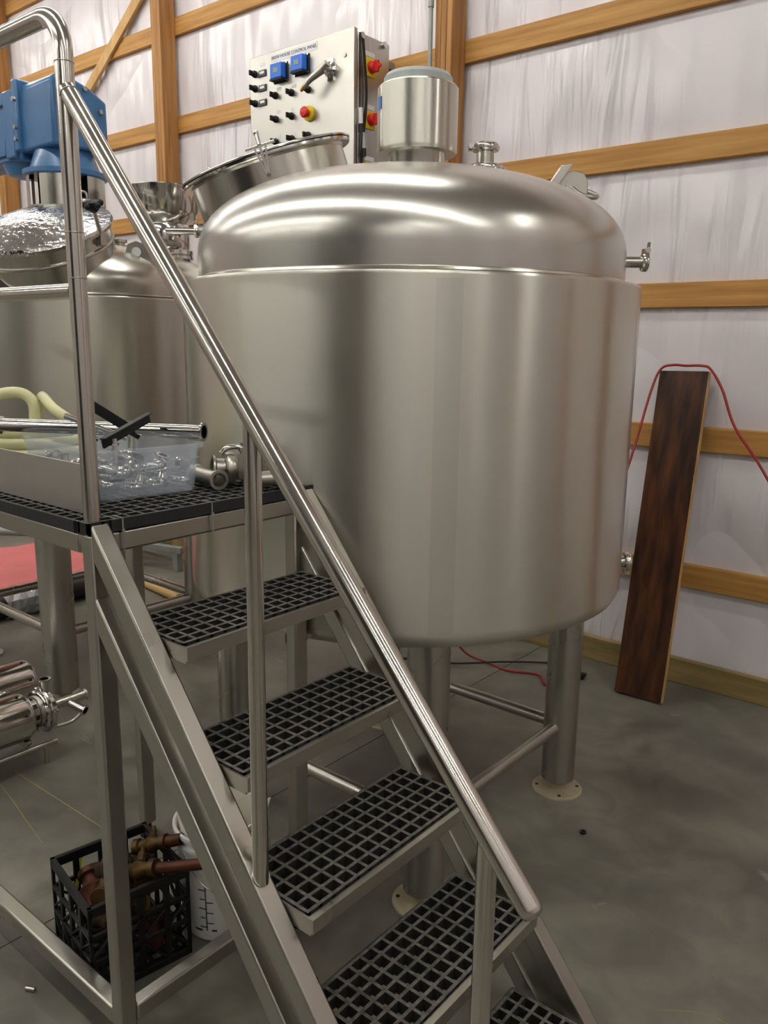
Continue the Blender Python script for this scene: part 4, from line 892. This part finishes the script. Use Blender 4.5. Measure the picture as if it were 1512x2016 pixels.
# ------------------------------------------------------------------ pumps
def build_pump(x, y, z, label, full=True):
    t = thing('transfer_pump', (x, y, 0), label, 'pump', None)
    mt = MB().lathe([(.05, -.46), (.088, -.455), (.10, -.44), (.102, -.06), (.098, -.045), (.085, -.03), (.05, -.028)], 48, (x, y, z), (0, 1, 0)); mo = link('motor', mt, 'polished_steel', t, sharp=30)
    for a in (.4, 1.4, 2.4): link('set_screw', MB().cyl((x+.100*math.cos(a), y-.075, z+.100*math.sin(a)), (x+.106*math.cos(a), y-.075, z+.106*math.sin(a)), .006, seg=10), 'dark_hole', mo)
    if full:
        m = MB(); m.lathe([(.062, -.03), (.062, .0), (.070, .002), (.070, .012)], 36, (x, y, z), (0, 1, 0))
        ad = link('adapter', m, 'leg_steel', t)
        for k in range(8):
            a = k*PI/4; link('adapter_slot', MB().box((x+.0615*math.cos(a), y-.014, z+.0615*math.sin(a)), (.006, .020, .020), Matrix.Rotation(-a, 3, 'Y')), 'dark_hole', ad)
        hd = link('pump_head', MB().lathe([(.07, .012), (.088, .016), (.092, .024), (.092, .034), (.086, .038), (.092, .042), (.092, .060), (.086, .068), (.05, .074), (.034, .078)], 48, (x, y, z), (0, 1, 0)), 'polished_steel', t, sharp=30)
        m = MB(); m.torus((x, y+.038, z), (0, 1, 0), .094, .007, 40, 8); m.cyl((x+.10, y+.038, z-.03), (x+.10, y+.038, z+.02), .007, seg=10); m.box((x+.098, y+.038, z-.045), (.02, .016, .02)); link('head_clamp', m, 'polished_steel', hd)
        m = MB(); ferrule_pipe(m, (x+.02, y+.048, z+.07), (x+.02, y+.048, z+.145), .018, 1.5, (0, 1)); link('outlet_port', m, 'polished_steel', hd)
        m = MB(); ferrule_pipe(m, (x, y+.07, z), (x+.02, y+.235, z+.012), .021, 1.25, (0, 1)); inl = link('inlet_pipe', m, 'leg_steel', t)
        m = MB(); ferrule_pipe(m, (x+.01, y+.15, z), (x+.095, y+.185, z-.028), .018, 1.35, (0, 1)); link('side_branch', m, 'polished_steel', inl)
        m = MB(); m.sweep(spline([(x+.06, y+.07, z-.07), (x+.075, y+.13, z-.065), (x+.08, y+.17, z-.04)], 5), .008, 10); link('drain_tube', m, 'leg_steel', inl)
    m = MB()
    for sx in (-1, 1): m.cyl((x+sx*.085, y-.48, .085), (x+sx*.085, y+.05, .085), .0105, seg=14)
    for yy in (y-.40, y-.06): m.cyl((x-.085, yy, .085), (x+.085, yy, .085), .009, seg=12); m.box((x, yy, z-.10 if z-.10 > .09 else .1), (.12, .03, .02))
    st = link('stand', m, 'leg_steel', t)
    for sx in (-1, 1):
        for yy in (y-.42, y+.0): link('stand_leg', MB().cyl((x+sx*.085, yy, 0), (x+sx*.085, yy, .085), .0095, seg=12), 'leg_steel', st)
build_pump(-3.205, 1.54, .205, 'stainless steel pump with clamped head and branched inlet pipe on floor')
build_pump(-3.50, 1.71, .225, 'plain stainless pump motor on a stand behind the branched pump', False)
# ------------------------------------------------------------------ stored stuff behind the second tank
def build_background():
    # pallet carrying pink sheets
    t = thing('pallet', (-5.75, 2.75, 0), 'wooden pallet under the pink sheets behind the second tank', 'pallet')
    for k in range(7): link('deck_board', MB().lohi((-6.25+.145*k, 2.2, .10), (-6.14+.145*k, 3.30, .12)), 'wood_pale', t)
    for yy in (2.22, 2.7, 3.2): link('stringer', MB().lohi((-6.25, yy, .0), (-5.27, yy+.08, .0995)), 'wood_pale', t)
    rnd = random.Random(4)
    for k in range(2):
        m = MB(); nx, ny = 14, 16; vs = []; fs = []
        for i in range(nx+1):
            for j in range(ny+1):
                x = -6.2+.98*i/nx+.03*k; y = 2.15+1.2*j/ny; z = .135+.035*k+.05*max(0, noise.noise(Vector((x*2.2, y*2.2, k*3.))))
                if i > nx-3: z -= .02*(i-nx+3)
                vs.append((x, y, max(z, .124+.03*k)))
        for i in range(nx):
            for j in range(ny): a = i*(ny+1)+j; fs.append((a, a+ny+1, a+ny+2, a+1))
        m.add(vs, fs); o = single('pink_sheet', m, 'pink_sheet', ['crumpled pink plastic sheet lowest on the pallet', 'crumpled pink plastic sheet on top of the pallet stack'][k], 'sheet', sharp=80); s = o.modifiers.new('solid', 'SOLIDIFY'); s.thickness = .006
    pts = spline([(-5.03, 1.7, .07), (-5.06, 2.3, .07), (-5.08, 2.72, .07), (-5.08, 3.05, .07)], 6)
    single('black_hose', MB().sweep(pts, .068, 24), 'black_rubber', 'thick black rubber hose lying on floor before the pink sheets', 'hose')
    m = MB(); rn = random.Random(9)
    vs = []; fs = []
    for i in range(9):
        for k in range(10):
            a = 2*PI*k/10; R = .074+.022*rn.random(); vs.append((-5.04+R*math.cos(a), 2.28+.035*i, .078+R*math.sin(a)*(1 if math.sin(a) > 0 else .9)))
    for i in range(8):
        for k in range(10): fs.append((i*10+k, i*10+(k+1) % 10, (i+1)*10+(k+1) % 10, (i+1)*10+k))
    m.add(vs, fs); single('plastic_wrap', m, 'clear_wrap', 'clear plastic wrap bunched around the thick black hose', 'wrap', smooth=False)
    # long stainless tubes lying on stands
    single('white_pipe', MB().pipe((-6.9, 3.05, .273), (-5.32, 3.88, .273), .03, .004), 'pvc_white', 'long white plastic pipe lying over the pallet toward the wall', 'pipe')
    single('grey_pipe', MB().pipe((-6.8, 2.75, .235), (-5.36, 3.74, .235), .035, .004), 'galvanized', 'grey pipe lying beside the white plastic pipe', 'pipe')
    # galvanised rectangular frame
    t = thing('storage_rack', (-5.4, 3.7, 0), 'grey galvanized rectangular tube frame standing on the floor by the wall', 'frame')
    a, b = V(-6.1, 3.45, .17), V(-5.10, 3.72, .17)
    link('tube', MB().beam(a, b, .05, .05), 'galvanized', t, bevel=.003)
    for q in (a+V(.08, .02, 0), b-V(.05, .013, 0)): link('frame_leg', MB().lohi((q.x-.03, q.y-.025, 0), (q.x+.03, q.y+.025, .145)), 'galvanized', t, bevel=.003)
    link('tube', MB().beam(a+V(0, .20, .05), b+V(.1, .22, .05), .04, .04), 'galvanized', t, bevel=.003)
    for q in (a+V(.1, .22, 0), b+V(.02, .215, 0)): link('frame_leg', MB().lohi((q.x-.02, q.y-.02, 0), (q.x+.02, q.y+.02, .2)), 'galvanized', t)
    t = thing('slotted_channel', (-5.7, 3.82, .25), 'slotted grey steel channel laid on the frame near the wall', 'channel')
    link('channel', MB().lohi((-6.05, 3.80, .241), (-5.62, 3.84, .285)), 'galvanized', t)
    for k in range(6): link('slot', MB().lohi((-6.0+.058*k, 3.798, .256), (-5.97+.058*k, 3.8005, .272)), 'dark_hole', t)
    single('beige_tube', MB().pipe((-5.35, 3.33, .029), (-4.50, 3.235, .029), .028, .005), 'tube_beige', 'beige cardboard tube lying on the open floor behind the tank', 'tube')
    for k, (x, y, w, d, h, lb) in enumerate(((-5.37, 4.0, .34, .11, .30, 'flattened tan cardboard box standing against the wall base'), (-6.5, 3.98, .5, .28, .42, 'taller tan cardboard box against the wall behind the pipes'))):
        t = thing('cardboard_box', (x, y, 0), lb, 'box'); link('box_body', MB().lohi((x-w/2, y-d/2, 0), (x+w/2, y+d/2, h)), 'cardboard', t, bevel=.003)
        for sx in (-1, 1): link('flap', MB().beam((x+sx*w/2, y, h+.002), (x+sx*(w/2+.06), y, h+.07), d*.96, .004, up=(0, 0, 1)), 'cardboard', t)
build_background()
for o in bpy.data.objects:
    if 'base' in o.keys(): del o['base']
